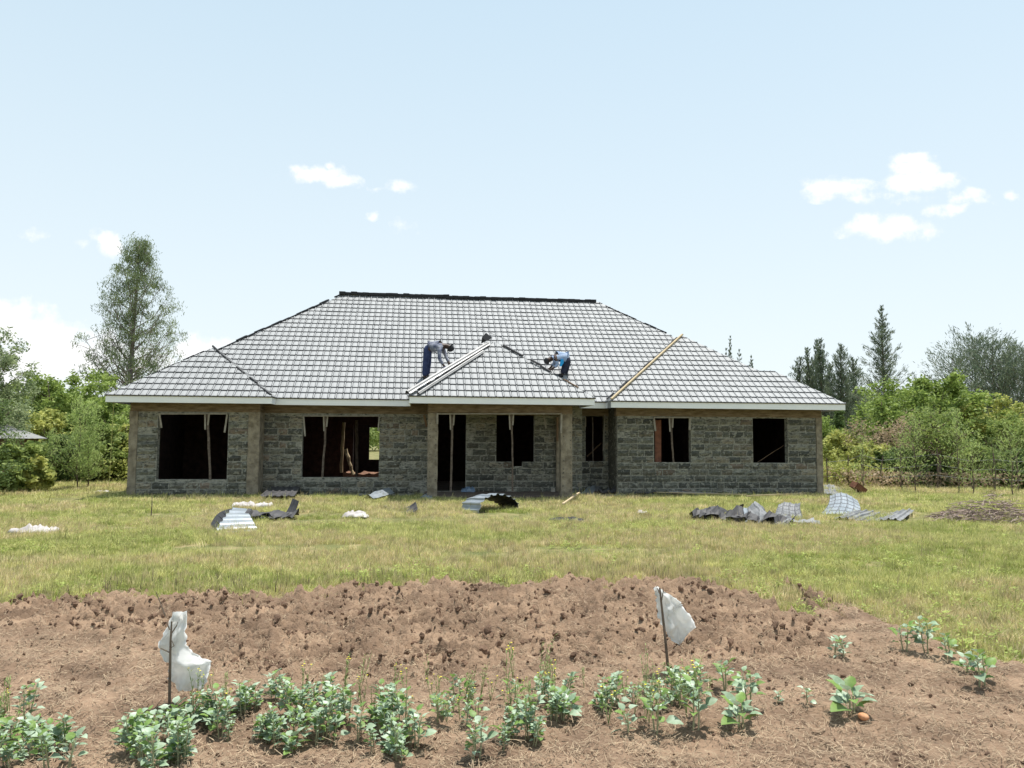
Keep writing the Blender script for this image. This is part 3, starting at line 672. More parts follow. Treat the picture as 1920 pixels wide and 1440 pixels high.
# 1 tent-like sheet
sheet('roof_sheet', g2(402, 996), g2(484, 992), lift(436, 953, 425, 975), lift(464, 955, 470, 975), lambda a, b: (0, 0, .0), 1, 'light ribbed sheet standing like a half tent on the left lawn', nU=6, nV=42) if False else None
def tent():
    A, B_, C_, D_ = g2(402, 1003), g2(487, 997), lift(437, 953, 425, 968), lift(464, 955, 470, 968)
    c = g2(430, 985); n = 36; m_ = 8; vs = []; fs = []; mi = []
    for j in range(n+1):
        b = j/n; L_ = A.lerp(C_, b); R_ = B_.lerp(D_, b); nz = .05*(1 if (b*6) % 1 < .4 else 0)
        bow = Vector((0, -1, .3))*(.06*math.sin(b*math.pi))
        for i in range(m_+1): vs.append(L_.lerp(R_, i/m_)+bow+Vector((0, -nz, nz*.4))-c)
    k = m_+1
    for j in range(n):
        for i in range(m_): fs.append((j*k+i, j*k+i+1, (j+1)*k+i+1, (j+1)*k+i)); mi.append(0)
    b0 = len(vs); L2 = g2(390, 997); back = [L2.lerp(C_, j/n)+Vector((-.12, .10, .08))*math.sin(math.pi*j/n)-c for j in range(n+1)]; vs += back
    for j in range(n): fs.append((j*k, (j+1)*k, b0+j+1, b0+j)); mi.append(1)
    me = pymesh('roof_sheet', vs, fs, mi); me.materials.append(M['galv']); me.materials.append(M['black']); o = link('roof_sheet', me); o.location = c
    md = o.modifiers.new('thick', 'SOLIDIFY'); md.thickness = .004
    tag(o, 'light ribbed half tent sheet on the left lawn, black edge on its left', 'metal sheet', 'roofing sheets discarded on the grass')
tent()
sheet('roof_sheet', g2(470, 974), g2(512, 978), g2(478, 963), g2(560, 970), lambda a, b: .06*math.sin(3*a)+.02, 4, 'dark sheet lying crumpled right of the half-tent sheet', m0='darksheet', wig=.1, nV=8)
sheet('roof_sheet', g2(518, 971), g2(546, 972), lift(548, 936, 545, 968), lift(560, 940, 556, 970), lambda a, b: (.0, 0, -.12*math.sin(b*math.pi)), 2, 'dark bent sheet with its end curled up beside the crumpled one', m0='darksheet', wig=.05)
sheet('roof_sheet', g2(487, 940, .10), g2(553, 939, .10), g2(508, 928, .2), g2(565, 926, .22), lambda a, b: .02, 5, 'flat dark ribbed panel lying in front of the wall between the two wide windows', m0='darksheet', amp=.025)
sheet('roof_sheet', g2(682, 938, .06), g2(700, 941, .06), g2(718, 930, .2), g2(738, 932, .1), lambda a, b: .08*math.sin(a*3.1), 2, 'narrow light sheet folded lengthwise below the second window', m0='galv', wig=.03)
sheet('roof_sheet', g2(720, 952, .0), g2(728, 962, .0), lift(780, 948, 775, 958), lift(782, 962, 782, 966), lambda a, b: (0, 0, .12*(2*b-1)**2-.06), 2, 'dark sheet curved upward at both ends left of the porch', m0='darksheet', wig=.04)
sheet('roof_sheet', g2(780, 938), g2(812, 940), lift(800, 926, 800, 936), lift(809, 928, 808, 936), lambda a, b: .0, 2, 'small light triangular sheet in front of the left porch column', m0='galv')
# half barrel sheet: light outside on the left, black inside towards the right
def barrel():
    A, B_, L0 = g2(900, 963), g2(972, 956), g2(858, 962); ex_ = (L0-A)*1.0+Vector((.05, .5, 0)); c = A.copy(); n = 44; m_ = 10; vs = []; fs = []
    for j in range(n+1):
        t = j/n; ang = math.pi*t; x = .5-.5*math.cos(ang); h = .46*math.sin(ang)**.7*(1-.35*t); rb = .035*(1 if (t*9) % 1 < .35 else 0)
        base = (B_-A)*x+Vector((-rb*math.cos(ang), 0, h+rb*math.sin(ang)))
        for i in range(m_+1): k_ = i/m_; q = base+ex_*k_*(1-.15*t); q.z = base.z*(1-.10*k_-.8*max(0, k_-.45)*t)-k_*.02; vs.append(q+Vector(mnoise.noise_vector(q*2))*.03)
    k = m_+1
    for j in range(n):
        for i in range(m_): fs.append((j*k+i, (j+1)*k+i, (j+1)*k+i+1, j*k+i+1))
    me = pymesh('roof_sheet', vs, fs); me.materials.append(M['galv']); me.materials.append(M['black'])
    bm = bmesh.new(); bm.from_mesh(me); out = [f.normal.dot(f.calc_center_median()-Vector(((B_-A)*.5+ex_*.5))) for f in bm.faces]
    if sum(out) < 0: bmesh.ops.reverse_faces(bm, faces=bm.faces[:])
    bm.to_mesh(me); bm.free(); o = link('roof_sheet', me); o.location = c
    md = o.modifiers.new('thick', 'SOLIDIFY'); md.thickness = .006; md.offset = -1; md.material_offset = 1
    tag(o, 'curled light sheet below the porch, black inside gaping to the right', 'metal sheet', 'roofing sheets discarded on the grass'); return o
barrel()
sheet('roof_sheet', g2(1085, 928), g2(1115, 929), lift(1105, 914, 1105, 925), lift(1117, 906, 1117, 924), lambda a, b: 0, 2, 'pale pointed sheet leaning by the recess right of the porch', m0='galv', wig=.04)
sheet('roof_sheet', g2(1130, 922, .02), g2(1150, 928), lift(1132, 905, 1130, 918), lift(1215, 920, 1215, 924), lambda a, b: .1*math.sin(5*a)*b, 3, 'twisted grey sheet heaped at the left end of the right wing wall', m0='greysheet', m1='darksheet', wig=.12)
sheet('roof_sheet', g2(1170, 926, .02), g2(1180, 932), g2(1255, 920, .12), g2(1262, 926, .03), lambda a, b: .07*math.sin(6*b), 3, 'dark wavy sheet lying along the foot of the right wing wall', m0='darksheet', wig=.07)
sheet('roof_sheet', g2(1322, 968, .05), g2(1325, 978), g2(1388, 962, .14), g2(1392, 980), lambda a, b: .12*math.sin(7*b+2*a), 3, 'black crumpled sheet at the left of the torn pile on the right lawn', m0='darksheet', wig=.14)
sheet('roof_sheet', g2(1368, 978), g2(1400, 982), lift(1382, 955, 1378, 970), lift(1402, 952, 1400, 972), lambda a, b: (0, -.05*math.sin(b*3), 0), 3, 'light bent strip standing up in the torn pile on the right lawn', m0='galv', wig=.04)
sheet('roof_sheet', g2(1400, 984), g2(1470, 988), lift(1408, 958, 1408, 972), lift(1460, 958, 1460, 972), lambda a, b: .12*math.sin(6*a), 4, 'grey buckled sheet in the middle of the torn pile on the right lawn', m0='greysheet', wig=.13)
sheet('roof_sheet', g2(1452, 978), g2(1502, 975), lift(1460, 946, 1462, 968), lift(1500, 944, 1502, 968), lambda a, b: .03*math.sin(6*a), 4, 'dark mesh-patterned sheet at the top right of the torn pile', m0='greysheet', grid_=True, wig=.05)
sheet('roof_sheet', g2(1430, 986), g2(1500, 990), g2(1450, 976, .1), g2(1490, 980, .05), lambda a, b: .03, 3, 'dark flat strip under the torn pile pointing right', m0='darksheet', wig=.04)
sheet('roof_sheet', g2(1537, 966, .0), g2(1608, 970, -.02), lift(1556, 930, 1556, 950), lift(1606, 938, 1612, 952), lambda a, b: (0, -.16*math.sin(b*3.1), .12*math.sin(a*3.1)*(.4+.6*b)), 5, 'rounded pale sheet with dark grid lines near the right house corner', m0='galv', grid_=True, nV=18, amp=.012)
sheet('roof_sheet', g2(1560, 974, .0), g2(1690, 980, .01), g2(1600, 966, .05), g2(1716, 963, .06), lambda a, b: .04*math.sin(9*a), 10, 'long flat wavy sheet lying right of the rounded pale sheet', m0='greysheet', amp=.03, wig=.03)
sheet('roof_sheet', g2(1545, 930, .02), g2(1592, 934, .02), g2(1545, 915, .1), g2(1580, 917, .06), lambda a, b: .03*math.sin(5*a), 4, 'brownish sheets lying flat behind the right house corner', m0='greysheet', wig=.05)
def crumple(u, v, rx, rz, label, seed, m0='darksheet'):
    c = g2(u, v, .02); n = 16; m_ = 7; vs = []; fs = []
    for j in range(m_+1):
        for i in range(n+1):
            a = i/n-.5; b = j/m_-.5; q = Vector((a*2*rx, b*.5, 0)); nz = mnoise.noise(Vector((a*4.5, b*2.2, seed))); n2 = mnoise.noise(Vector((a*11, b*5, seed+4)))
            vs.append((q.x+n2*.08, q.y+nz*.15, max(-.01, rz*(.45+1.1*nz+.5*n2)*(1-abs(b)*.8))))
    k = n+1
    for j in range(m_):
        for i in range(n): fs.append((j*k+i, j*k+i+1, (j+1)*k+i+1, (j+1)*k+i))
    me = pymesh('roof_sheet', vs, fs); me.materials.append(M[m0]); o = link('roof_sheet', me); o.location = c; o.modifiers.new('t', 'SOLIDIFY').thickness = .005; tag(o, label, 'metal sheet', 'roofing sheets discarded on the grass')
crumple(1348, 976, .55, .26, 'jagged black sheet at the left end of the torn pile', 2.2); crumple(1425, 984, .6, .3, 'ragged dark sheet along the front of the torn pile', 5.1); crumple(1482, 984, .5, .14, 'thin dark tongue of sheet at the right end of the torn pile', 8.3, 'greysheet')
crumple(1185, 928, 1.0, .34, 'long dark ragged sheet along the foot of the right wing wall', 3.7); crumple(1150, 924, .6, .42, 'curled grey sheet tip at the corner of the right wing', 1.4, 'greysheet'); crumple(508, 974, .5, .2, 'dark ragged sheet touching the right side of the half tent', 6.6)
# planks
def plank(u0, v0, u1, v1, wd, label, m='palewood', h0=.10, h1=.10, nm='plank'):
    a = g2(u0, v0, h0); b = g2(u1, v1, h1); mb = MB(); mb.board(Vector(), b-a, wd, .03); o = mb.build(nm, [M[m]]); o.location = a; tag(o, label, 'plank', 'loose planks on the grass')
plank(1055, 953, 1086, 935, .05, 'short pale plank slanting in the grass right of the porch', h1=.16)
plank(1140, 927, 1400, 934, .05, 'long thin pale batten in front of the right wing')
plank(1255, 929, 1345, 932, .16, 'white weathered board in front of the right wing', 'sack')
plank(1400, 937, 1510, 931, .05, 'thin pale batten near the rightmost window')
plank(1110, 917, 1200, 925, .06, 'short brown plank beside the twisted grey sheet', 'wood')
# rusty box with a stick handle
e = empty('tipped_box', g2(1606, 926), .3, label='tipped rusty brown box with a stick out of it near the fence', cat='box')
mb = MB()
bx_ = Matrix.Rotation(.55, 4, 'Y') @ Matrix.Rotation(.2, 4, 'X')
for (a, b, c, d, e1, f1) in ((-.2, .2, -.15, .15, 0, .02), (-.2, .2, -.15, -.13, 0, .2), (-.2, .2, .13, .15, 0, .2), (-.2, -.18, -.15, .15, 0, .2), (.18, .2, -.15, .15, 0, .2)):
    vs = [bx_ @ Vector((x, y, z_)) for z_ in (e1, f1) for y in (c, d) for x in (a, b)]; mb.add([v+Vector((0, 0, .1)) for v in vs], [(0,2,3,1),(4,5,7,6),(0,1,5,4),(2,6,7,3),(0,4,6,2),(1,3,7,5)])
mb.build('box', [mat('rust', (.12, .05, .03), .9, (.2, .09, .05), 9)], e)
mb = MB(); mb.tube([(-.05, 0, .2), (.05, 0, .38), (.16, 0, .46)], .015); mb.build('handle', [M['wood']], e)
# sacks and papers
def sack(u, v, rx, ry, h, label, m='sack', seed=0, nm='white_sack', cat='sack'):
    bm = bmesh.new(); bmesh.ops.create_grid(bm, x_segments=16, y_segments=10, size=1)
    for q in bm.verts:
        x, y = q.co.x, q.co.y; r2 = max(abs(x)**2.2, abs(y)**2.2); f = max(0, 1-r2)
        n_ = mnoise.noise(Vector((x*1.7+seed, y*1.7, seed*1.3))); n2 = mnoise.noise(Vector((x*5+seed, y*5, 3)))
        q.co = Vector((x*rx*(1+.25*n_), y*ry*(1+.3*mnoise.noise(Vector((x*2, seed, y)))), h*(f**.5*(.5+.8*n_+.7*n2+.4*mnoise.noise(Vector((x*11+seed, y*9, 1)))))+.0))
    me = bpy.data.meshes.new(nm); bm.to_mesh(me); bm.free(); o = link(nm, me, None, M[m], True); o.location = g2(u, v, .03)
    o.modifiers.new('t', 'SOLIDIFY').thickness = .006; tag(o, label, cat); return o
sack(472, 952, .42, .22, .15, 'long white sack lying behind the half-tent sheet', seed=3)
sack(667, 971, .27, .16, .12, 'small white sack on the grass below the second window', seed=9)
sack(66, 1000, .34, .18, .11, 'crumpled white sack alone on the far left lawn', seed=14)
sack(190, 924, .2, .12, .05, 'white scrap in the grass left of the house corner', seed=5, nm='scrap', cat='scrap')
sack(1204, 964, .1, .08, .08, 'tiny white paper scrap on the grass before the right wing', seed=8, nm='scrap', cat='scrap')
sack(1062, 978, .34, .2, .07, 'flat black scrap lying in the grass below the plank', 'black', 11, 'black_scrap', 'scrap')
bb = sack(875, 921, .2, .12, .2, 'blue plastic bag on the threshold of the porch doorway', 'sack', 6, 'blue_bag', 'bag'); bb.data.materials[0] = mat('blue_bag', (.12, .19, .30), .5, (.25, .33, .44), 6); bb.location = HM @ (HPt(877, 917, MID-.25)*1 + Vector((0, 0, 0))); bb.location.z = .10
mb = MB(); mb.box(-.06, .06, -.05, .05, 0, .1, jit=.006); o = mb.build('loose_stone', [M['formwood']]); o.location = HM @ Vector((HPt(1036, 915, .3).x, .2, .10)); tag(o, 'small pale block on the porch floor by the right column', 'block')
# orange stone in the soil
bm = bmesh.new(); bmesh.ops.create_icosphere(bm, subdivisions=2, radius=.03)
for q in bm.verts: q.co = q.co*(1+.2*mnoise.noise(q.co*30)); q.co.z *= .7
me = bpy.data.meshes.new('pebble'); bm.to_mesh(me); bm.free(); o = link('pebble', me, None, mat('orange_stone', (.50, .22, .10), .8, (.6, .33, .18), 30), True); o.location = g2(1619, 1350, .02); tag(o, 'orange pebble on the soil at the right', 'pebble')
# plumb line left of the house
a = HM @ Vector((-.30, -.45, 2.5)); mb = MB(); mb.tube([(0, 0, 0), (-.01, 0, -1.2), (-.03, 0, -2.45)], .006, 5); o = mb.build('hanging_string', [mat('yellow_string', (.45, .42, .15), .8)]); o.location = a; tag(o, 'thin yellow string hanging from the eave at the left corner of the house', 'string')

# hut at far left
hc = at(12, 820, 23.5); hc.z = 0
e = empty('small_hut', hc, .25, label='small hut with a pale metal roof at the left edge behind the tree', cat='hut')
zt = at(22, 797, 23.5).z; ze = at(60, 822, 23.5).z
mb = MB(); mb.add([(-1.0, -.9, ze), (.85, -.9, ze), (.85, .9, ze), (-1.0, .9, ze), (-.1, 0, zt+.05)], [(0, 1, 4), (1, 2, 4), (2, 3, 4), (3, 0, 4), (3, 2, 1, 0)]); mb.build('roof', [M['cap']], e)
mb = MB(); mb.box(-.8, .65, -.7, .7, 0, ze-.01); mb.build('wall', [M['wood']], e)
e2 = empty('far_shed', Vector((at(1700, 812, 52).x+2.2, 52, 0)), 0, label='brown shed half hidden behind the bushes at the right', cat='shed')
mb = MB(); mb.box(-1.5, 1.5, -1, 1, 0, 1.9); mb.build('wall', [M['redsoil']], e2)

# ------------------------------------------------------------ trees
def leaves(centers, dirs, size, aspect, rnd, jitter=1.0):
    """rhombic leaf quads; centers (n,3); dirs (n,3) long axis"""
    n = len(centers); d = dirs/np.linalg.norm(dirs, axis=1, keepdims=True)
    r = rnd.normal(size=(n, 3)); s = np.cross(d, r); s /= np.linalg.norm(s, axis=1, keepdims=True)+1e-9
    L_ = (size*rnd.uniform(.6, 1.3, n))[:, None]; W_ = L_*aspect
    V = np.stack([centers-d*L_*.5, centers+s*W_*.5, centers+d*L_*.5, centers-s*W_*.5], 1).reshape(-1, 3)
    Q = np.arange(4*n).reshape(n, 4); return V, Q
def blob_leaves(tips, rad, per, size, aspect, rnd, droop=0.0, up=0.0, flat=.8):
    tips = np.asarray(tips); k = len(tips); c = np.repeat(tips, per, 0); n = len(c)
    rr = np.repeat(np.asarray(rad) if np.ndim(rad) else np.full(k, rad), per)
    off = rnd.normal(size=(n, 3)); off /= np.linalg.norm(off, axis=1, keepdims=True); off *= (rr*rnd.random(n)**.45)[:, None]; off[:, 2] *= flat
    d = rnd.normal(size=(n, 3)); d[:, 2] = d[:, 2]*.6-droop*2+up*2
    return leaves(c+off, d, size, aspect, rnd)
def tree(name, base, label, cat, H_, prof, limbs, per, size, aspect, lm, seed, trunk_r=.1, z0=.25, droop=0., up=0., rad=.35, group=None, bark='bark', lean=(0, 0), multi=1, extra_in=.35, sub=4, asc=.35, flat=.8, limbr=.35, flip=1):
    """prof(t)-> crown radius at relative height t in 0..1 of the crown zone z0..1"""
    rnd = np.random.default_rng(seed); rr = random.Random(seed)
    e = empty(name, base, rr.uniform(0, 6), label=label, cat=cat, group=group); mb = MB(); tips = []; rads = []
    stems = []
    for s_ in range(multi):
        lx, ly = lean; ax = rr.uniform(-.25, .25)*(multi > 1)*H_; ay = rr.uniform(-.25, .25)*(multi > 1)*H_
        hh = H_*(1 if s_ == 0 else rr.uniform(.7, .95)); pts = []
        for k in range(9):
            t = k/8; pts.append(Vector((lx*t*H_+ax*t+math.sin(t*5+seed)*.012*H_, ly*t*H_+ay*t+math.cos(t*4+seed)*.012*H_, hh*t*.97)))
        mb.tube(pts, [trunk_r*(1-.88*k/8)*(1 if s_ == 0 else .8) for k in range(9)], 7); stems.append(pts)
    for i in range(limbs):
        pts = stems[i % multi]; t = ((i+rr.random())/limbs); zt_ = z0+(1-z0)*t*.97
        az = i*2.4+rr.uniform(-.5, .5); R_ = prof(t)*rr.uniform(.75, 1.08)
        ze_ = zt_*H_; zs = max(.06, zt_-asc*R_/H_*rr.uniform(.8, 1.4)-.02)*H_; 
        f = min(7.99, zs/H_*8/.97); a = pts[int(f)].lerp(pts[min(8, int(f)+1)], f-int(f)); fe = min(7.99, zt_*8/.97); ce = pts[int(fe)].lerp(pts[min(8, int(fe)+1)], fe-int(fe))
        b = Vector((ce.x+math.cos(az)*R_, ce.y+math.sin(az)*R_, ze_)); m_ = a.lerp(b, .5)+Vector((0, 0, -asc*.25*R_))+Vector((rr.uniform(-.1, .1), rr.uniform(-.1, .1), 0))*R_
        lr = trunk_r*limbr*(1-.6*t); lp = [a, a.lerp(m_, .5)+Vector((0, 0, .02)), m_, m_.lerp(b, .5)+Vector((0, 0, .03*R_)), b]; mb.tube(lp, [lr, lr*.8, lr*.6, lr*.4, lr*.15], 5, cap=False)
        tips.append(b); rads.append(rad*rr.uniform(.7, 1.3))
        for q in range(sub):
            u = rr.uniform(extra_in, .97); p = (a.lerp(m_, u*2) if u < .5 else m_.lerp(b, u*2-1)); sp = p+Vector((rr.uniform(-1, 1), rr.uniform(-1, 1), rr.uniform(-.4, .8)))*R_*.38
            mb.tube([p, p.lerp(sp, .55)+Vector((0, 0, .03)), sp], [lr*.35, lr*.25, lr*.1], 4, cap=False); tips.append(sp); rads.append(rad*rr.uniform(.5, 1.15))
    mb.build('trunk', [M[bark]], e, True)
    V, Q = blob_leaves(np.array([tuple(p) for p in tips]), np.array(rads), per, size, aspect, rnd, droop, up, flat)
    link('crown', quadmesh('crown', V, Q), e, M[lm]); return e
def conifer(name, base, label, H_, spread, seed, lm='l_cas', whorls=26, size=.16, per=26, group=None, trunk_r=.13, z0=.12, tip=.12, asc=.75, gap=.25, power=1.0, br=None, fine=.10):
    """casuarina: upswept branches, each a feathery plume"""
    rnd = np.random.default_rng(seed); rr = random.Random(seed); e = empty(name, base, rr.uniform(0, 6), label=label, cat='tree', group=group); mb = MB(); C_ = []; D_ = []
    pts = [Vector((math.sin(k*1.1+seed)*.008*H_, math.cos(k*.9+seed)*.008*H_, H_*k/10)) for k in range(11)]
    mb.tube(pts, [trunk_r*(1-.93*k/10) for k in range(11)], 6)
    for i in range(whorls):
        t = i/(whorls-1); z_ = (z0+(1-z0)*t)*H_; nb = 4 if t < .85 else 3
        for b in range(nb):
            if rr.random() < gap*(1-t): continue
            az = b*6.28/nb+i*1.3+rr.uniform(-.5, .5); ln = (spread*(1-t)**power+tip)*rr.uniform(.45, 1.25); d = Vector((math.cos(az), math.sin(az), asc*rr.uniform(.7, 1.3)+t*.6)).normalized()
            f = min(9.99, z_/H_*10); a = pts[int(f)].lerp(pts[int(f)+1], f-int(f)); n_ = max(5, int(per*ln/.6))
            mb.tube([a, a+d*ln*.5-Vector((0, 0, .03*ln)), a+d*ln], [trunk_r*.25*(1-t*.7), trunk_r*.15*(1-t*.7), .004], 4, cap=False)
            uu = rnd.random(n_)**.8; P = np.array(a)[None]+np.array(d)[None]*(uu*ln*1.05)[:, None]+rnd.normal(size=(n_, 3))*(fine*ln*(1.15-uu*.7))[:, None]+rnd.normal(size=(n_, 3))*.02
            C_.append(P); D_.append(np.array(d)[None]*1.2+rnd.normal(size=(n_, 3))*.5+np.array([0, 0, .35]))
    mb.build('trunk', [M['bark']], e, True); C_ = np.concatenate(C_); D_ = np.concatenate(D_)
    V, Q = leaves(C_, D_, size, .16, rnd); link('crown', quadmesh('crown', V, Q), e, M[lm]); return e
def base_at(u, depth): p = at(u, 830, depth); return Vector((p.x, p.y, 0))
def top_h(v, depth): return at(960, v, depth).z
# tall gum tree
def eprof(t): return np.interp(t, [0, .12, .3, .5, .7, .85, 1], [1.6, 2.35, 1.95, 1.65, 1.35, 1.0, .4])
tree('eucalyptus_tree', base_at(244, 36), 'tall slender airy gum tree rising behind the left end of the roof', 'tree', top_h(436, 36), eprof, 74, 50, .14, .2, 'l_euc', 4, .17, .36, droop=.8, rad=.34, bark='barkpale', sub=7, asc=.9, limbr=.28, extra_in=.3, flat=1.1)
rb_ = lambda *k: (lambda t: float(np.interp(t, np.linspace(0, 1, len(k)), k)))
LT = 'trees and bushes left of the house'; RT = 'trees and bushes right of the house'
tree('edge_tree', base_at(-25, 24), 'dark grey green tree cut off by the left edge of the photo', 'tree', top_h(612, 24), rb_(1.0, 1.5, 1.4, 1.1, .5), 56, 90, .11, .4, 'l_grey', 11, .12, .12, rad=.34, group=LT, multi=2, sub=5)
tree('edge_tree', base_at(-75, 20), 'dark dense shrub at the left edge in front of the hut', 'tree', top_h(760, 21), rb_(1.1, 1.2, 1.0, .6, .3), 24, 90, .08, .45, 'l_dark', 12, .08, .02, rad=.3, group=LT, multi=2)
LL = [(28, 22.3, 838, .6, 'l_mid', 'low green shrub hiding the wall of the hut at the left edge'), (66, 22.6, 862, .4, 'l_yel', 'small yellowish shrub under the right eave of the hut'), (118, 31, 706, 1.5, 'l_bright', 'bright green bush with the tallest top between hut and gum tree'), (180, 33, 700, 1.7, 'l_bright', 'bright leafy bush directly left of the gum trunk'), (70, 35, 718, 1.4, 'l_mid', 'paler bush rising behind the hut roof'), (215, 30, 745, 1.3, 'l_bright', 'bright bush whose leaves touch the left eave'),
      (95, 28.5, 775, 1.1, 'l_yel', 'yellow green bush just right of the hut roof'), (20, 30, 730, 1.2, 'l_mid', 'green bush behind the hut at the left edge'), (228, 28, 800, .8, 'l_yel', 'low yellow green bush beside the left house corner'), (190, 27.5, 800, .9, 'l_mid', 'dim green shrub left of the hanging string'), (120, 27, 820, .8, 'l_dark', 'low dark shrub below the bright bushes'), (48, 25.5, 845, .55, 'l_mid', 'low shrub in the tall grass under the hut')]
for i, (u, dp, v, r, lm, lb) in enumerate(LL):
    tree('leafy_bush', base_at(u, dp), lb, 'bush', top_h(v, dp), rb_(r*.8, r, r*1.05, r*.85, r*.4), 34, 46, .145, .55, lm, 30+i, .06, .10, rad=.26*r**.5, group=LT, multi=3, sub=5)
def feather(u, dp, v, r, sd, lb, grp, wh=22, lm='l_casy', trunk=.02, per=26): conifer('young_casuarina', base_at(u, dp), lb, top_h(v, dp), r, sd, lm, wh, .10, per, grp, trunk, .14, .15, .7, .15, .55, fine=.2)
feather(148, 23.5, 752, .55, 61, 'feathery sapling with two thin stems in front of the bright left bushes', LT, 26, per=34); feather(168, 24, 765, .5, 62, 'feathery sapling leaning right of the twin stemmed one', LT, 24, per=60)
feather(97, 26, 815, .4, 63, 'short feathery sapling near the hut', LT)
# right: far casuarinas
CT = 'tall casuarinas behind the right end of the house'
FC = [(1373, 75, 628, .5, 30, 'spiky treetop just above the right slope of the roof'), (1363, 76, 652, .4, 20, 'smallest spiky tip left of the treetop above the roof'), (1388, 75, 655, .5, 20, 'narrow spiky tip right of the treetop above the roof'), (1411, 75, 666, .8, 22, 'rounded treetop nearest the step in the roof line'),
      (1503, 55, 668, 1.3, 26, 'leftmost dark casuarina above the lower right roof'), (1519, 54, 650, 1.1, 28, 'pointed casuarina second from the left above the lower roof'), (1534, 56, 637, 1.2, 30, 'tallest spike of the casuarina group above the lower roof'), (1543, 53, 632, 1.0, 30, 'twin spike beside the tallest of the casuarina group'), (1558, 56, 680, 1.2, 26, 'short casuarina in the middle of the group above the lower roof'), (1580, 52, 645, 1.5, 30, 'broad casuarina at the right of the group above the roof corner'), (1602, 55, 668, 1.4, 28, 'loose casuarina left of the lone tall one'),
      (1832, 48, 632, 3.0, 24, 'casuarina with a flat rounded top left in the far right group'), (1868, 46, 645, 3.0, 22, 'brownish casuarina in the middle of the far right group'), (1895, 47, 662, 2.8, 22, 'dark casuarina right of the brownish one'), (1928, 44, 655, 3.0, 22, 'dark casuarina cut off by the right edge')]
for i, (u, dp, v, r, wh, lb) in enumerate(FC): conifer('casuarina_tree', base_at(u, dp), lb, top_h(v, dp), r*(1.35 if r < 1.9 else 1), 80+i, 'l_cas', wh, .26, 34 if r < 2 else 26, CT, .12, .12 if r < 2 else .25, .18 if r < 2 else .6, .95 if r < 2 else .5, .2 if r < 2 else .4, .7 if r < 2 else .5, fine=.13)
conifer('casuarina_tree', base_at(1660, 45), 'lone tallest casuarina with spreading lower branches right of the house', top_h(568, 45), 2.0, 101, 'l_cas', 30, .22, 42, CT, .13, .3, .12, .55, .25, .95, fine=.12)
conifer('casuarina_tree', base_at(1790, 44), 'casuarina reaching left with long level branches in the far right group', top_h(668, 44), 2.2, 102, 'l_cas', 20, .22, 30, CT, .1, .35, .5, .25, .4, .4, fine=.10)
# right: broadleaf and bushes
RL = [(1690, 33, 702, 1.8, 'l_bright', 'big bright green tree nearest the lone casuarina'), (1745, 32, 697, 1.9, 'l_bright', 'bright bushy tree with the highest leafy top at the right'), (1800, 33, 720, 1.7, 'l_bright', 'bright leafy tree below the far right casuarinas'), (1860, 32, 745, 1.8, 'l_yel', 'yellow green tree near the right edge'), (1905, 30, 770, 1.5, 'l_mid', 'green tree at the right edge'),
      (1650, 31, 745, 1.0, 'l_bright', 'small bright tree at the left of the right hand thicket'), (1720, 29, 780, 1.0, 'l_dry', 'brown dry bush in the middle of the right hand thicket'), (1640, 30, 790, .9, 'l_dry', 'reddish dry bush left in the right hand thicket'), (1775, 28.5, 800, 1.0, 'l_mid', 'dim bush around the forked trunk'),
      (1575, 31, 805, 1.1, 'l_yel', 'yellow green bush just right of the house corner'), (1560, 36, 775, 1.2, 'l_bright', 'green bush half hidden by the right house corner'), (1610, 29, 830, .9, 'l_yel', 'low yellowish bush between fence posts right of the house'), (1680, 28, 840, .9, 'l_dark', 'low dark bush in the right hand thicket'), (1840, 27.5, 835, .9, 'l_mid', 'low green bush below the yellow green tree'), (1905, 27, 840, .9, 'l_dark', 'low dark bush at the right edge'), (1735, 27.5, 850, .7, 'l_dark', 'low dark bush behind the feathery saplings')]
for i, (u, dp, v, r, lm, lb) in enumerate(RL):
    dry = lm == 'l_dry'; tree('leafy_bush', base_at(u, dp), lb, 'bush', top_h(v, dp), rb_(r*.75, r, r*1.05, r*.8, r*.35), 34, 46 if r > 1.5 else (16 if dry else 42), .16 if r > 1.5 else .13, .3 if dry else .55, lm, 130+i, .07, .14 if r > 1.5 else .05, rad=(.5 if dry else .26)*r**.5, group=RT, multi=2 if r > 1.4 else 3, sub=5)
o = tree('dark_cypress', base_at(1576, 40), 'slim dark conifer right under the right end of the eave', 'tree', top_h(762, 40), rb_(.18, .28, .3, .22, .08), 26, 50, .13, .4, 'l_dark', 170, .06, .35, rad=.16, group=RT)
for i, (u, dp, v, r, lb) in enumerate([(1617, 25.5, 820, .4, 'slender feathery sapling nearest the house at the right'), (1688, 25, 815, .5, 'feathery sapling left of the pair of fence posts'), (1714, 24.5, 790, .6, 'widest feathery sapling in the right hand row'), (1795, 24, 770, .7, 'tall soft sapling right of the forked trunk'), (1822, 23.5, 830, .45, 'feathery sapling between the soft one and the right edge'), (1895, 23, 800, .6, 'feathery sapling near the right edge of the photo'), (1860, 24.5, 820, .5, 'short dark sapling right of the feathery pair')]):
    feather(u, dp, v, r, 180+i, lb, RT, 16, 'l_casy' if i != 6 else 'l_dark', per=12)
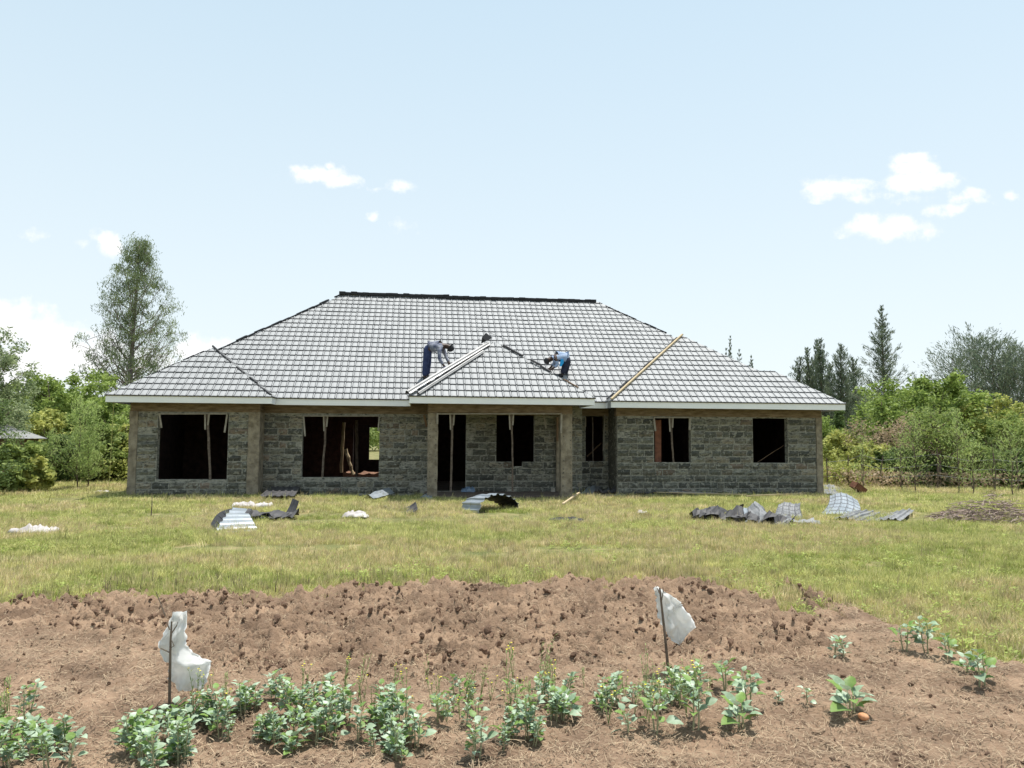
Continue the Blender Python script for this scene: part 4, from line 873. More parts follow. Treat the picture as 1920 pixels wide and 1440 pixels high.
# distant woodland and rough grass
def wood_mass(name, x0, x1, y0, y1, h, n, seed, lm, label, size=.5):
    rnd = np.random.default_rng(seed); c = np.stack([rnd.uniform(x0, x1, n), rnd.uniform(y0, y1, n), np.zeros(n)], 1); hh = h*(.55+.6*fbm(c[:, 0]*.12, c[:, 1]*.1, 3, seed)); c[:, 2] = hh*rnd.random(n)**.6
    V, Q = leaves(c, rnd.normal(size=(n, 3)), size, .6, rnd); return tag(link(name, quadmesh(name, V, Q), None, M[lm]), label, 'woodland', kind='stuff')
wood_mass('distant_woodland', -75, -22, 62, 80, 5.6, 26000, 1, 'l_mid', 'distant woodland beyond the left bushes'); wood_mass('distant_woodland', 20, 80, 62, 85, 6.0, 30000, 2, 'l_mid', 'distant woodland beyond the right bushes')
wood_mass('distant_woodland', -30, 30, 95, 110, 5.0, 12000, 3, 'l_mid', 'distant woodland straight behind the house', .8)
wood_mass('undergrowth', -21, -11.2, 26.5, 32, .85, 16000, 4, 'l_yel', 'rough undergrowth beneath the left bushes', .12)
wood_mass('undergrowth', 11.2, 25, 27.0, 33, 1.0, 22000, 5, 'l_yel', 'rough undergrowth beneath the right bushes', .12)
wood_mass('dry_undergrowth', 11.5, 24, 26.0, 31, .7, 14000, 6, 'l_dry', 'dry brown undergrowth along the right fence', .11)
# fence at the right
fe = empty('wire_fence', base_at(1700, 25.8), 0, label='thin wire fence on rough posts in front of the right hand bushes', cat='fence')
fb = fe.location; fp = []
for u, dp, v0 in [(1549, 27.5, 855), (1590, 27.2, 850), (1614, 26.8, 838), (1652, 26.5, 850), (1687, 26.2, 845), (1755, 25.8, 835), (1820, 25.2, 850), (1862, 24.8, 845), (1905, 24.4, 850), (1960, 24, 845)]:
    b = base_at(u, dp)-fb; h = top_h(v0, dp); mb = MB(); mb.tube([b, b+Vector((random.uniform(-.04, .04), 0, h*.5)), b+Vector((random.uniform(-.06, .06), 0, h))], [.024, .02, .02], 6); mb.build('post', [M['bark']], fe); fp.append((b, h))
mb = MB()
for k in (.35, .6, .85):
    mb.tube([b+Vector((0, 0, h*k)) for b, h in fp], .006, 4, cap=False)
mb.build('wire', [M['greysheet']], fe)
tree('forked_trunk_tree', base_at(1757, 26.8), 'small tree with a thick bare forked trunk in the right hand thicket', 'tree', top_h(762, 26.8), rb_(.9, 1.1, .9, .5), 22, 30, .10, .5, 'l_mid', 210, .10, .5, rad=.3, group=RT, sub=6, limbr=.5)
# brushwood pile
bpz = g2(1862, 978); mb = MB(); rr = random.Random(5)
for k in range(620):
    a = rr.uniform(0, 6.28); r = rr.random()**.6; c = Vector((math.cos(a)*r*1.25, math.sin(a)*r*.7, (1-r)*.62*rr.random()+.06)); d = Vector((rr.uniform(-1, 1), rr.uniform(-.8, .8), rr.uniform(-.12, .28)))*rr.uniform(.15, .45)
    mb.tube([c-d*.5, c+Vector((0, 0, .02)), c+d*.5], [.008, .007, .003], 3, cap=False)
o = mb.build('brushwood_pile', [mat('twigs', (.20, .14, .12), .95, (.34, .27, .23), 6)]); o.location = bpz; tag(o, 'low pile of dry grey brushwood on the right lawn', 'brushwood')

# ------------------------------------------------------------ grass
def tuft(n, h, wd, sp, m, bend=.5, seed=0, heads=0):
    rr = random.Random(seed); mb = MB()
    for k in range(n):
        a = rr.uniform(0, 6.28); r = rr.random()**.6*sp; b = Vector((math.cos(a)*r, math.sin(a)*r, -.01)); hh = h*rr.uniform(.45, 1.15); ang = rr.uniform(0, 6.28); bd = Vector((math.cos(ang), math.sin(ang), 0))*hh*bend*rr.random()
        sd = Vector((-math.sin(ang+.6), math.cos(ang+.6), 0))*wd*rr.uniform(.6, 1.3)*.5; m1 = b+Vector((0, 0, hh*.55))+bd*.35; t = b+Vector((0, 0, hh))+bd
        mb.add([b-sd, b+sd, m1+sd*.8, m1-sd*.8, t], [(0, 1, 2, 3), (3, 2, 4)])
    me = pymesh('tuft', mb.v, mb.f); me.materials.append(m); return bpy.data.objects.new('tuft', me)
srcs = [tuft(34, .085, .006, .10, M['blade'], .9, s) for s in range(5)]+[tuft(26, .10, .006, .10, M['bladedry'], 1.0, 9), tuft(30, .075, .008, .09, M['bladegrn'], .8, 10), tuft(9, .17, .006, .06, M['blade'], .35, 11), tuft(7, .2, .005, .06, M['bladedry'], .3, 12)]
NT = 135000; yy_ = np.sqrt(rng.uniform(5.2**2, 34**2, NT)); yy_ = np.where(rng.random(NT) < .33, rng.uniform(5.2, 15, NT), yy_); xx_ = rng.uniform(-.78, .78, NT)*yy_
d_ = soil_mask(xx_, yy_); keep = (d_ < .12) | ((d_ < .5) & (rng.random(NT) < .12))
hx = (xx_-O.x)*EX.x+(yy_-O.y)*EX.y; hy_ = (xx_-O.x)*EY.x+(yy_-O.y)*EY.y
keep &= ~((hx > -.02) & (hx < 19.7) & (hy_ > -.04)) & ~((hx > cl-.06) & (hx < cr2+.1) & (hy_ > -1.43)); 
bare = fbm(xx_*.45+3, yy_*.8, 4, 91); keep &= (bare > .36+.28*rng.random(NT)-.12)
xx_, yy_ = xx_[keep], yy_[keep]; n = len(xx_); zz_ = gh(xx_, yy_)
typ = rng.integers(0, 5, n); pn = fbm(xx_*.5, yy_*.7, 4, 55); q = rng.random(n); typ = np.where((pn > .52) & (q < .55), 5, typ); typ = np.where((pn < .42) & (q < .4), 6, typ); typ = np.where(q > .90, 7, typ); typ = np.where(q > .965, 8, typ)
sc_ = (.45+.9*rng.random(n)**1.3+.5*(fbm(xx_*3, yy_*3, 2, 33)-.5))*np.clip(.75+.018*yy_, .8, 1.25)
wmul = np.clip(yy_/14, 1, 1.9)
tag(instancer('grass', np.stack([xx_, yy_, zz_], 1), np.stack([rng.normal(0, .12, n), rng.normal(0, .12, n), rng.uniform(0, 6.28, n)], 1), np.stack([sc_*wmul, sc_*wmul, sc_], 1), typ, srcs, 'grass_tuft'), 'short patchy green and dry grass of the field', kind='stuff')
stub = [tuft(5, .13, .006, .05, M['bark'], .15, 20+s) for s in range(2)]+[tuft(12, .14, .006, .07, M['bladedry'], .3, 25)]
NB = 2600; xb = rng.uniform(-7.5, 6, NB); yb = soil_edge(xb)+rng.uniform(-.3, 1.3, NB); kb = np.abs(soil_mask(xb, yb)+.25) < .45; xb, yb = xb[kb], yb[kb]; n = len(xb); sb_ = rng.uniform(.5, 1.1, n)
tag(instancer('edge_stubble', np.stack([xb, yb, np.maximum(gh(xb, yb), sh(xb, yb)-.01)], 1), np.stack([rng.normal(0, .1, n), rng.normal(0, .1, n), rng.uniform(0, 6.28, n)], 1), np.stack([sb_]*3, 1), rng.choice([0, 1, 2, 2, 2], n), stub, 'stubble_tuft'), 'dark and dry stubble standing along the edge of the dug soil', kind='stuff')
# broad-leaf weeds and lone stalks at the soil edge
wsrc = []
for s in range(3):
    rr = random.Random(300+s); mb = MB()
    for k in range(26):
        a = rr.uniform(0, 6.28); r = rr.random()*.10; c = Vector((math.cos(a)*r, math.sin(a)*r, rr.uniform(.02, .13))); d = Vector((math.cos(a), math.sin(a), rr.uniform(-.2, .8)))*.03; sd = Vector((-math.sin(a), math.cos(a), .2))*.011; mb.add([c-d*.4, c+sd, c+d, c-sd], [(0, 1, 2, 3)])
    me = pymesh('weed', mb.v, mb.f); me.materials.append(M['bladegrn'] if s else M['l_yel']); wsrc.append(bpy.data.objects.new('weed', me))
NW = 5200; y2 = rng.uniform(5.6, 15, NW); x2 = rng.uniform(-.75, .75, NW)*y2; m2 = soil_mask(x2, y2); kk = (m2 < .15) & (fbm(x2*.9, y2*.9, 3, 17)+.10*(x2 > 2.5) > .58) & (rng.random(NW) < .6); x2, y2 = x2[kk], y2[kk]; n = len(x2)
s2 = rng.uniform(.4, .95, n)
tag(instancer('weed_cover', np.stack([x2, y2, gh(x2, y2)], 1), np.stack([np.zeros(n), np.zeros(n), rng.uniform(0, 6.28, n)], 1), np.stack([s2]*3, 1), rng.integers(0, 3, n), wsrc, 'weed_tuft'), 'low leafy weeds in the grass near the dug soil', kind='stuff')
# clods
csrc = []
for s in range(6):
    bm = bmesh.new(); bmesh.ops.create_icosphere(bm, subdivisions=2, radius=1)
    for q in bm.verts: q.co = q.co*(1+.5*mnoise.noise(q.co*1.3+Vector((s*9, 0, 0)))+.35*mnoise.noise(q.co*3.1+Vector((s*5, 2, 0)))); q.co.z *= .7
    me = bpy.data.meshes.new('clod'); bm.to_mesh(me); bm.free(); me.materials.append(M['clod']); csrc.append(bpy.data.objects.new('clod', me))
NC = 26000; y3 = rng.uniform(3.3, 10.3, NC); x3 = rng.uniform(-.74, .74, NC)*y3; kk = (soil_mask(x3, y3) > .28); tl = tilled(x3, y3); cl_ = fbm(x3*2.3, y3*3, 3, 64); kk &= rng.random(NC) < (.14+.42*tl)*np.clip((cl_-.33)*4.5, .15, 1); x3, y3, tl = x3[kk], y3[kk], tl[kk]; n = len(x3)
s3 = (.005+.011*rng.random(n)+(tl > .5)*.024*rng.random(n)**3.5); z3 = sh(x3, y3)
tag(instancer('soil_clods', np.stack([x3, y3, z3+s3*.15], 1), rng.uniform(0, 6.28, (n, 3)), np.stack([s3, s3*rng.uniform(.7, 1.3, n), s3*rng.uniform(.6, 1.1, n)], 1), rng.integers(0, 6, n), csrc, 'clod_lump'), 'brown clods and crumbs over the dug soil', kind='stuff')
# straw litter
ssrc = []
for s in range(4):
    rr = random.Random(70+s); mb = MB()
    for k in range(7):
        c = Vector((rr.uniform(-.05, .05), rr.uniform(-.05, .05), rr.uniform(.002, .014))); a = rr.uniform(0, 6.28); l_ = rr.uniform(.006, .026); d = Vector((math.cos(a), math.sin(a), rr.uniform(-.15, .25)))*l_; sd = Vector((-math.sin(a), math.cos(a), 0))*.0011
        mb.add([c-d-sd, c-d+sd, c+d+sd, c+d-sd], [(0, 1, 2, 3)])
    me = pymesh('straw', mb.v, mb.f); me.materials.append(M['straw']); ssrc.append(bpy.data.objects.new('straw', me))
NS = 30000; y4 = rng.uniform(3.2, 10, NS); x4 = rng.uniform(-.74, .74, NS)*y4; kk = (soil_mask(x4, y4) > -.1) & (rng.random(NS) < .75-.25*tilled(x4, y4)); x4, y4 = x4[kk], y4[kk]; n = len(x4); s4 = rng.uniform(.6, 1.5, n)
tag(instancer('straw_litter', np.stack([x4, y4, sh(x4, y4)+.002], 1), np.stack([rng.normal(0, .25, n), rng.normal(0, .25, n), rng.uniform(0, 6.28, n)], 1), np.stack([s4]*3, 1), rng.integers(0, 4, n), ssrc, 'straw_bits'), 'bits of straw and dry roots strewn over the soil', kind='stuff')

# ------------------------------------------------------------ kale plants
LM = [mat('kale_leaf', (.17, .26, .15), .5, (.31, .40, .26), 16, trans=.22, spec=.45, oi=.14), mat('kale_leaf_pale', (.28, .37, .24), .45, (.43, .52, .38), 18, trans=.22, spec=.5, oi=.12), mat('kale_leaf_green', (.13, .24, .055), .5, (.26, .37, .10), 14, trans=.32, oi=.14), mat('kale_leaf_yellow', (.42, .42, .06), .5, (.5, .48, .12), 14, trans=.3)]
M['kstem'] = mat('kale_stem', (.28, .30, .16), .7, (.36, .33, .20), 12)
def leaf_mesh(m, seed):
    rr = random.Random(seed); L_ = .085; n = 5; vs = []; fs = []; cup = rr.uniform(.2, .5); dr = rr.uniform(.15, .55)
    for i in range(n+1):
        t = i/n; wd = .031*math.sin(min(1, t*1.02)**.72*math.pi)**.75+.002; z_ = -dr*L_*t*t
        for j in (-1, 0, 1): vs.append((t*L_+.02, j*wd*(1+rr.uniform(-.12, .12)), z_+abs(j)*wd*cup+rr.uniform(-.003, .003)))
    for i in range(n):
        for j in range(2): a = i*3+j; fs.append((a, a+1, a+4, a+3))
    b = len(vs); vs += [(-.03, -.0022, -.012), (-.03, .0022, -.012), (.026, .0018, 0.0005), (.026, -.0018, 0.0005)]; fs.append((b, b+1, b+2, b+3))
    me = pymesh('leaf', vs, fs); me.materials.append(m); me.polygons.foreach_set('use_smooth', [True]*len(fs)); return me
LMS = [[leaf_mesh(m, 40+i*5+s) for s in range(3)] for i, m in enumerate(LM)]
def make_kale(seed, h, nl, spread=1., tall=False):
    rr = random.Random(seed); e = bpy.data.objects.new('kale_plant', None); COL.objects.link(e); e.empty_display_size = .1; mb = MB(); lean = Vector((rr.uniform(-.12, .12), rr.uniform(-.12, .12), 1)); tops = []
    ns = 2 if nl > 12 else 1
    stems = []
    for s_ in range(ns):
        b = Vector((rr.uniform(-.03, .03)*s_, rr.uniform(-.03, .03)*s_, -.02)); ln = Vector((lean.x+rr.uniform(-.2, .2)*s_, lean.y+rr.uniform(-.2, .2)*s_, 1)); pts = [b+ln*h*k/4+Vector((math.sin(k*2+seed)*.004, 0, 0)) for k in range(5)]; mb.tube(pts, [.006, .0055, .005, .004, .003], 5); stems.append(pts)
    mb.build('stem', [M['kstem']], e)
    for k in range(nl):
        pts = stems[k % ns]; t = .3+.7*(k/max(1, nl-1))**.8; f = min(3.99, t*4); p = pts[int(f)].lerp(pts[int(f)+1], f-int(f)); az = k*2.4+rr.uniform(-.4, .4); s_ = (1.08-.42*t)*rr.uniform(.5, 1.25)*spread
        kind = rr.choices([0, 1, 2, 3], [5, 3.5, 3.6, .04])[0]; o = bpy.data.objects.new('leaf', LMS[kind][rr.randrange(3)]); COL.objects.link(o); o.parent = e
        el_ = rr.uniform(-.1, .5)+t*.55; R_ = Matrix.Rotation(az, 3, 'Z') @ Matrix.Rotation(-el_, 3, 'Y') @ Matrix.Rotation(rr.uniform(-.5, .5), 3, 'X')
        o.location = p+R_ @ Vector((.03*s_, 0, 0)); o.rotation_euler = R_.to_euler(); o.scale = (s_, s_, s_)
    return e
PR_ = [make_kale(400+i, h, nl, sp) for i, (h, nl, sp) in enumerate([(.20, 19, 1), (.26, 25, .95), (.15, 13, .95), (.30, 28, .85), (.11, 15, 1.15), (.24, 26, .75)])]
used_ = set()
def put_kale(k, u, v, s, label, group=None):
    p = G(u, v); src = PR_[k]
    if k in used_:
        o = src.copy(); COL.objects.link(o)
        for c in list(src.children): d = c.copy(); COL.objects.link(d); d.parent = o
    else: o = src; used_.add(k)
    o.location = p; o.rotation_euler = (0, 0, random.uniform(0, 6.28)); o.scale = (s, s, s); o['label'] = label; o['category'] = 'plant'
    if group: o['group'] = group
    elif 'group' in o: del o['group']
# solitary plants first: (kind,u,v,scale,label)
for k, u, v, s, lb in [(0, 1232, 1376, .95, 'kale with broad pale leaves just below the right hand bag stick'), (2, 1180, 1380, .85, 'small thin kale left of the broad leaved one below the bag stick'), (1, 1300, 1368, .9, 'bushy kale right of the broad leaved one below the bag stick'), (4, 1385, 1364, 1.05, 'low spreading kale alone on the soil right of the bag stick row'), (0, 1360, 1302, .95, 'kale near the row end right of the upper bag stick'), (1, 1408, 1332, .8, 'upright kale at the right end of the long row'), (2, 1458, 1320, .5, 'tiny seedling right of the long row'), (2, 1513, 1318, .55, 'lone tiny seedling midway to the right plants'),
                       (4, 1592, 1342, 1.25, 'low wide kale beside the orange pebble'), (2, 1564, 1232, .95, 'pair-leaved kale at the upper right edge of the soil, left one'), (2, 1584, 1236, .9, 'pair-leaved kale at the upper right edge of the soil, right one'), (0, 1700, 1222, .95, 'kale leftmost in the upper right group at the grass edge'), (1, 1740, 1225, .9, 'tall kale in the upper right group at the grass edge'), (0, 1775, 1240, .9, 'kale in the front of the upper right group'), (0, 1838, 1288, 1.05, 'kale with a strong shadow rightmost on the soil'), (4, 1815, 1262, .8, 'low kale between the upper right group and the rightmost one'),
                       (2, 130, 1440, .9, 'small kale at the bottom left beside the corner clump'), (2, 505, 1300, .8, 'kale above the row just right of the left bag')]:
    put_kale(k, u, v, s, lb)
rk = random.Random(77)
ORD = 'first second third fourth fifth sixth seventh eighth ninth tenth eleventh twelfth thirteenth fourteenth fifteenth sixteenth seventeenth eighteenth nineteenth twentieth'.split()
def clump(cu, cv, ru, rv, n, label, grp, ks=(0, 1, 3, 5, 4), s0=.75, s1=1.05):
    ps = []; n = min(20, int(n*1.4)); ru *= 1.12; rv *= 1.15
    for i in range(n):
        a = rk.uniform(0, 6.28); r = rk.random()**.5; ps.append((cu+math.cos(a)*r*ru, cv+math.sin(a)*r*rv))
    for i, (pu, pv) in enumerate(sorted(ps)):
        put_kale(rk.choice(ks), pu, pv, rk.uniform(s0*.7, s1)*.70, ORD[i]+' plant from the left, '+label, grp)
clump(50, 1395, 68, 32, 13, 'crowded kale clump in the bottom left corner', 'kale in the bottom left clump')
clump(25, 1445, 60, 15, 4, 'kale cut by the bottom edge, left corner', 'kale cut by the bottom left edge')
clump(245, 1400, 22, 25, 3, 'kale just left of the left bag', 'kale left of the left bag stick'); clump(300, 1425, 48, 22, 10, 'dense kale clump below the left bag', 'kale below the left bag')
clump(370, 1372, 75, 24, 13, 'kale at the foot of the left bag', 'kale at the foot of the left bag')
clump(560, 1335, 105, 20, 15, 'upper kale band right of the left bag', 'kale in the upper band of the row')
clump(560, 1392, 85, 20, 12, 'lower kale band right of the left bag', 'kale in the lower band of the row')
clump(690, 1360, 65, 26, 11, 'thick middle of the kale row', 'kale in the middle of the row'); clump(745, 1415, 48, 20, 9, 'tall kale clump at the bottom centre', 'kale in the bottom centre clump')
clump(855, 1340, 40, 30, 6, 'upright kale group right of the row middle', 'kale in the upright group'); clump(895, 1415, 25, 12, 2, 'small kale pair near the bottom centre', 'small kale near bottom centre'); clump(960, 1395, 48, 15, 7, 'dense kale clump right of the bottom centre', 'kale clump right of the bottom centre')
clump(1020, 1335, 75, 20, 10, 'thin kale band before the right stick', 'kale between centre and right bag'); clump(1140, 1328, 40, 16, 5, 'kale just left of the right stick', 'kale left of the right bag stick'); clump(1240, 1315, 70, 16, 9, 'kale round the foot of the right stick', 'kale round the right bag stick')
bpy.context.view_layer.update()
for i, p in enumerate(PR_):
    if i not in used_:
        for c in list(p.children): bpy.data.objects.remove(c)
        bpy.data.objects.remove(p)
# wispy flowering weeds
M['wisp'] = mat('wispy_stalk', (.22, .30, .10), .7, (.30, .36, .14), 10, trans=.2); M['yflower'] = mat('yellow_flower', (.75, .62, .04), .6)
def make_weed(seed, h, flower):
    rr = random.Random(seed); e = bpy.data.objects.new('flowering_weed', None); COL.objects.link(e); mb = MB(); fl = MB()
    for s_ in range(3):
        ln = Vector((rr.uniform(-.25, .25), rr.uniform(-.25, .25), 1)); hh = h*rr.uniform(.7, 1); pts = [ln*hh*k/5+Vector((math.sin(k+seed)*.006, 0, 0)) for k in range(6)]; mb.tube(pts, [.0028, .0025, .002, .0018, .0014, .001], 4, cap=False)
        for q in range(12):
            t = rr.uniform(.25, 1); f = min(4.99, t*5); p = pts[int(f)].lerp(pts[int(f)+1], f-int(f)); d = Vector((rr.uniform(-1, 1), rr.uniform(-1, 1), rr.uniform(.3, 1.4))).normalized()*rr.uniform(.02, .05); sd = Vector((-d.y, d.x, 0)).normalized()*.004; mb.add([p, p+d*.5+sd, p+d, p+d*.5-sd], [(0, 1, 2, 3)])
        if flower:
            if True:
                fl = MB(); c = pts[-1]
                for a in range(5):
                    g = a*1.257; d = Vector((math.cos(g), math.sin(g), .4))*.009; sd = Vector((-math.sin(g), math.cos(g), 0))*.005; fl.add([c, c+d*.6+sd, c+d, c+d*.6-sd], [(0, 1, 2, 3)])
                fm = pymesh('flower', [c]+[v for i_ in range(5) for v in fl.v[i_*4+1:i_*4+4]], [(0, i_*3+1, i_*3+2, i_*3+3) for i_ in range(5)]); link('flower', fm, e, M['yflower'])
    mb.build('stalk', [M['wisp']], e)
    return e
wp = [make_weed(500+i, .26+.05*i, i % 2 == 0) for i in range(4)]; wu = set()
wl_ = {}
for k in range(74):
    if k < 56: u = rk.uniform(320, 1330); v = 1300+rk.uniform(-12, 60)
    elif k < 62: u = rk.uniform(0, 110); v = rk.uniform(1330, 1400)
    else: u = rk.uniform(930, 1320); v = rk.uniform(1285, 1320)
    i = k % 4; src = wp[i]
    if i in wu:
        o = src.copy(); COL.objects.link(o)
        for c in list(src.children): d = c.copy(); COL.objects.link(d); d.parent = o
    else: o = src; wu.add(i)
    o.location = G(u, v); o.rotation_euler = (0, 0, rk.uniform(0, 6)); s_ = rk.uniform(.45, .85); o.scale = (s_,)*3
    side = 'left corner' if 56 <= k < 62 else ('long row left of the centre' if u < 960 else 'row toward the right bag stick')
    wl_.setdefault((side, i % 2 == 0), []).append((u, o))
for (side, fl_), lst in wl_.items():
    for j, (u, o) in enumerate(sorted(lst, key=lambda t: t[0])):
        od2 = ORD[j] if j < 20 else ORD[len(lst)-1-j]+' last'
        tag(o, '%s %s weed from the left, %s' % (od2, 'yellow flowered' if fl_ else 'plain wispy', side), 'weed', 'wispy weeds in the %s %s' % (side, 'flowering' if fl_ else 'plain'))
# lone dark stalks in the lawn
for u, v0, v1, lb in [(283, 972, 925, 'thin dark dead stalk standing in the left lawn before the house'), (55, 915, 880, 'thin stalk beside the left bushes')]:
    a = g2(u, v0); h = lift(u, v1, u, v0).z-a.z; mb = MB(); mb.tube([(0, 0, 0), (.01, 0, h*.6), (0, 0, h)], [.012, .01, .005], 5); o = mb.build('dead_stalk', [M['bark']]); o.location = a; tag(o, lb, 'stalk')

# ------------------------------------------------------------ bags on sticks
bagm = mat('bag_plastic', (.86, .86, .84), .35, (.78, .78, .76), 5, trans=.55, spec=.5)
def bag(name, outline_l, outline_r, base_uv, label, seed):
    """outline given from top to bottom as pixels at the stick's distance; a crumpled double-walled film"""
    b = G(*base_uv); dep = (np.array(b)-CP) @ CF; n = len(outline_l); rows = 34; cols = 18; vs = []; fs = []
    li = np.interp(np.linspace(0, n-1, rows+1), range(n), [p[0] for p in outline_l]); lv = np.interp(np.linspace(0, n-1, rows+1), range(n), [p[1] for p in outline_l]); ri = np.interp(np.linspace(0, n-1, rows+1), range(n), [p[0] for p in outline_r]); rv = np.interp(np.linspace(0, n-1, rows+1), range(n), [p[1] for p in outline_r])
    for side in (1, -1):
        for j in range(rows+1):
            for i in range(cols+1):
                t = i/cols; p = at(li[j]*(1-t)+ri[j]*t, lv[j]*(1-t)+rv[j]*t, dep); nn = mnoise.noise(Vector((t*2.2+j*.05, j*.13, seed)))*.045+mnoise.noise(Vector((t*7, j*.35, seed+3)))*.022+.02*math.sin(t*9+j*.2+seed)
                th = .035*math.sin(t*math.pi)*side*(.4+.6*min(1, j/8)); p = p+Vector((mnoise.noise(Vector((j*.4, t*3, seed)))*.012, .085+nn+th, mnoise.noise(Vector((t*6, j*.1, seed+8)))*.012)); 
                if i in (0, cols) or j in (0, rows): p = p+Vector((mnoise.noise(Vector((j*.9, i*.9, seed)))*.010, 0, mnoise.noise(Vector((j*.6, i*.8, seed+2)))*.012))
                p = p+Vector((0, mnoise.noise(Vector((t*13, j*.8, seed+5)))*.014, 0)); vs.append(p-b)
    k = cols+1; N1 = (rows+1)*k
    for s_ in range(2):
        for j in range(rows):
            for i in range(cols): a = s_*N1+j*k+i; fs.append((a, a+1, a+k+1, a+k) if s_ == 0 else (a, a+k, a+k+1, a+1))
    for j in range(rows):
        fs.append((j*k, (j+1)*k, N1+(j+1)*k, N1+j*k)); fs.append((j*k+cols, N1+j*k+cols, N1+(j+1)*k+cols, (j+1)*k+cols))
    o = link(name, pymesh(name, vs, fs), None, bagm, True); o.location = b; tag(o, label, 'bag'); return o
bag('plastic_bag', [(310, 1155), (303, 1180), (288, 1205), (290, 1225), (301, 1250), (303, 1270), (300, 1290), (318, 1297)], [(343, 1153), (341, 1175), (337, 1205), (338, 1222), (360, 1240), (384, 1250), (380, 1275), (372, 1298)], (318, 1330), 'tattered white plastic bag hung on the left stick among the kale', 1.7)
bag('plastic_bag', [(1230, 1108), (1236, 1130), (1238, 1155), (1242, 1172), (1252, 1190), (1262, 1203), (1276, 1212)], [(1240, 1106), (1264, 1120), (1284, 1138), (1280, 1142), (1300, 1160), (1311, 1182), (1284, 1210)], (1254, 1262), 'white plastic bag blowing rightward from the right stick', 5.2)
def stick(pts, rad, base, label, twigs=(), m='bark'):
    b = G(*base); dep = (np.array(b)-CP) @ CF; pp = [at(u, v, dep)-b for u, v in pts]; pp[-1].z = -.03; e = empty('stick', b, 0, label=label, cat='stick'); mb = MB(); mb.tube(pp, rad, 6); mb.build('shaft', [M[m]], e)
    for tw in twigs:
        mb = MB(); mb.tube([at(u, v, dep)-b+Vector((0, -.012, 0)) for u, v in tw], [.004, .003, .002][:len(tw)], 4); mb.build('twig', [M[m]], e)
stick([(322, 1165), (320, 1200), (319, 1240), (318, 1290), (318, 1330)], [.004, .006, .007, .008, .008], (318, 1330), 'dark twiggy stick carrying the tattered bag at the left', [[(321, 1190), (333, 1172), (335, 1165)], [(320, 1180), (314, 1165)], [(319, 1222), (303, 1214)], [(320, 1215), (328, 1210), (324, 1200)], [(312, 1155), (298, 1118), (294, 1108)]])
stick([(1237, 1102), (1241, 1140), (1246, 1185), (1250, 1225), (1254, 1262)], [.006, .008, .009, .01, .011], (1254, 1262), 'dark stick carrying the blowing white bag at the right', [[(1240, 1125), (1243, 1108), (1242, 1100)], [(1236, 1112), (1232, 1102)]])

# ------------------------------------------------------------ workers
def skin(name, verts, edges, rads, m, parent, root=0, sub=1):
    me = bpy.data.meshes.new(name); me.from_pydata([tuple(v) for v in verts], edges, []); o = bpy.data.objects.new(name, me); COL.objects.link(o)
    o.modifiers.new('skin', 'SKIN'); sv = me.skin_vertices[0].data
    for i, r in enumerate(rads): sv[i].radius = (r, r) if not isinstance(r, tuple) else r; sv[i].use_root = (i == root)
    md = o.modifiers.new('s', 'SUBSURF'); md.levels = sub; md.render_levels = sub
    dg = bpy.context.evaluated_depsgraph_get(); em = bpy.data.meshes.new_from_object(o.evaluated_get(dg)); bpy.data.objects.remove(o)
    em.materials.clear(); em.materials.append(m); em.polygons.foreach_set('use_smooth', [True]*len(em.polygons)); em.name = name
    return link(name, em, parent)
def chain(pts, rads):
    return pts, [(i, i+1) for i in range(len(pts)-1)], rads
M['skin'] = mat('dark_skin', (.055, .03, .02), .5); 
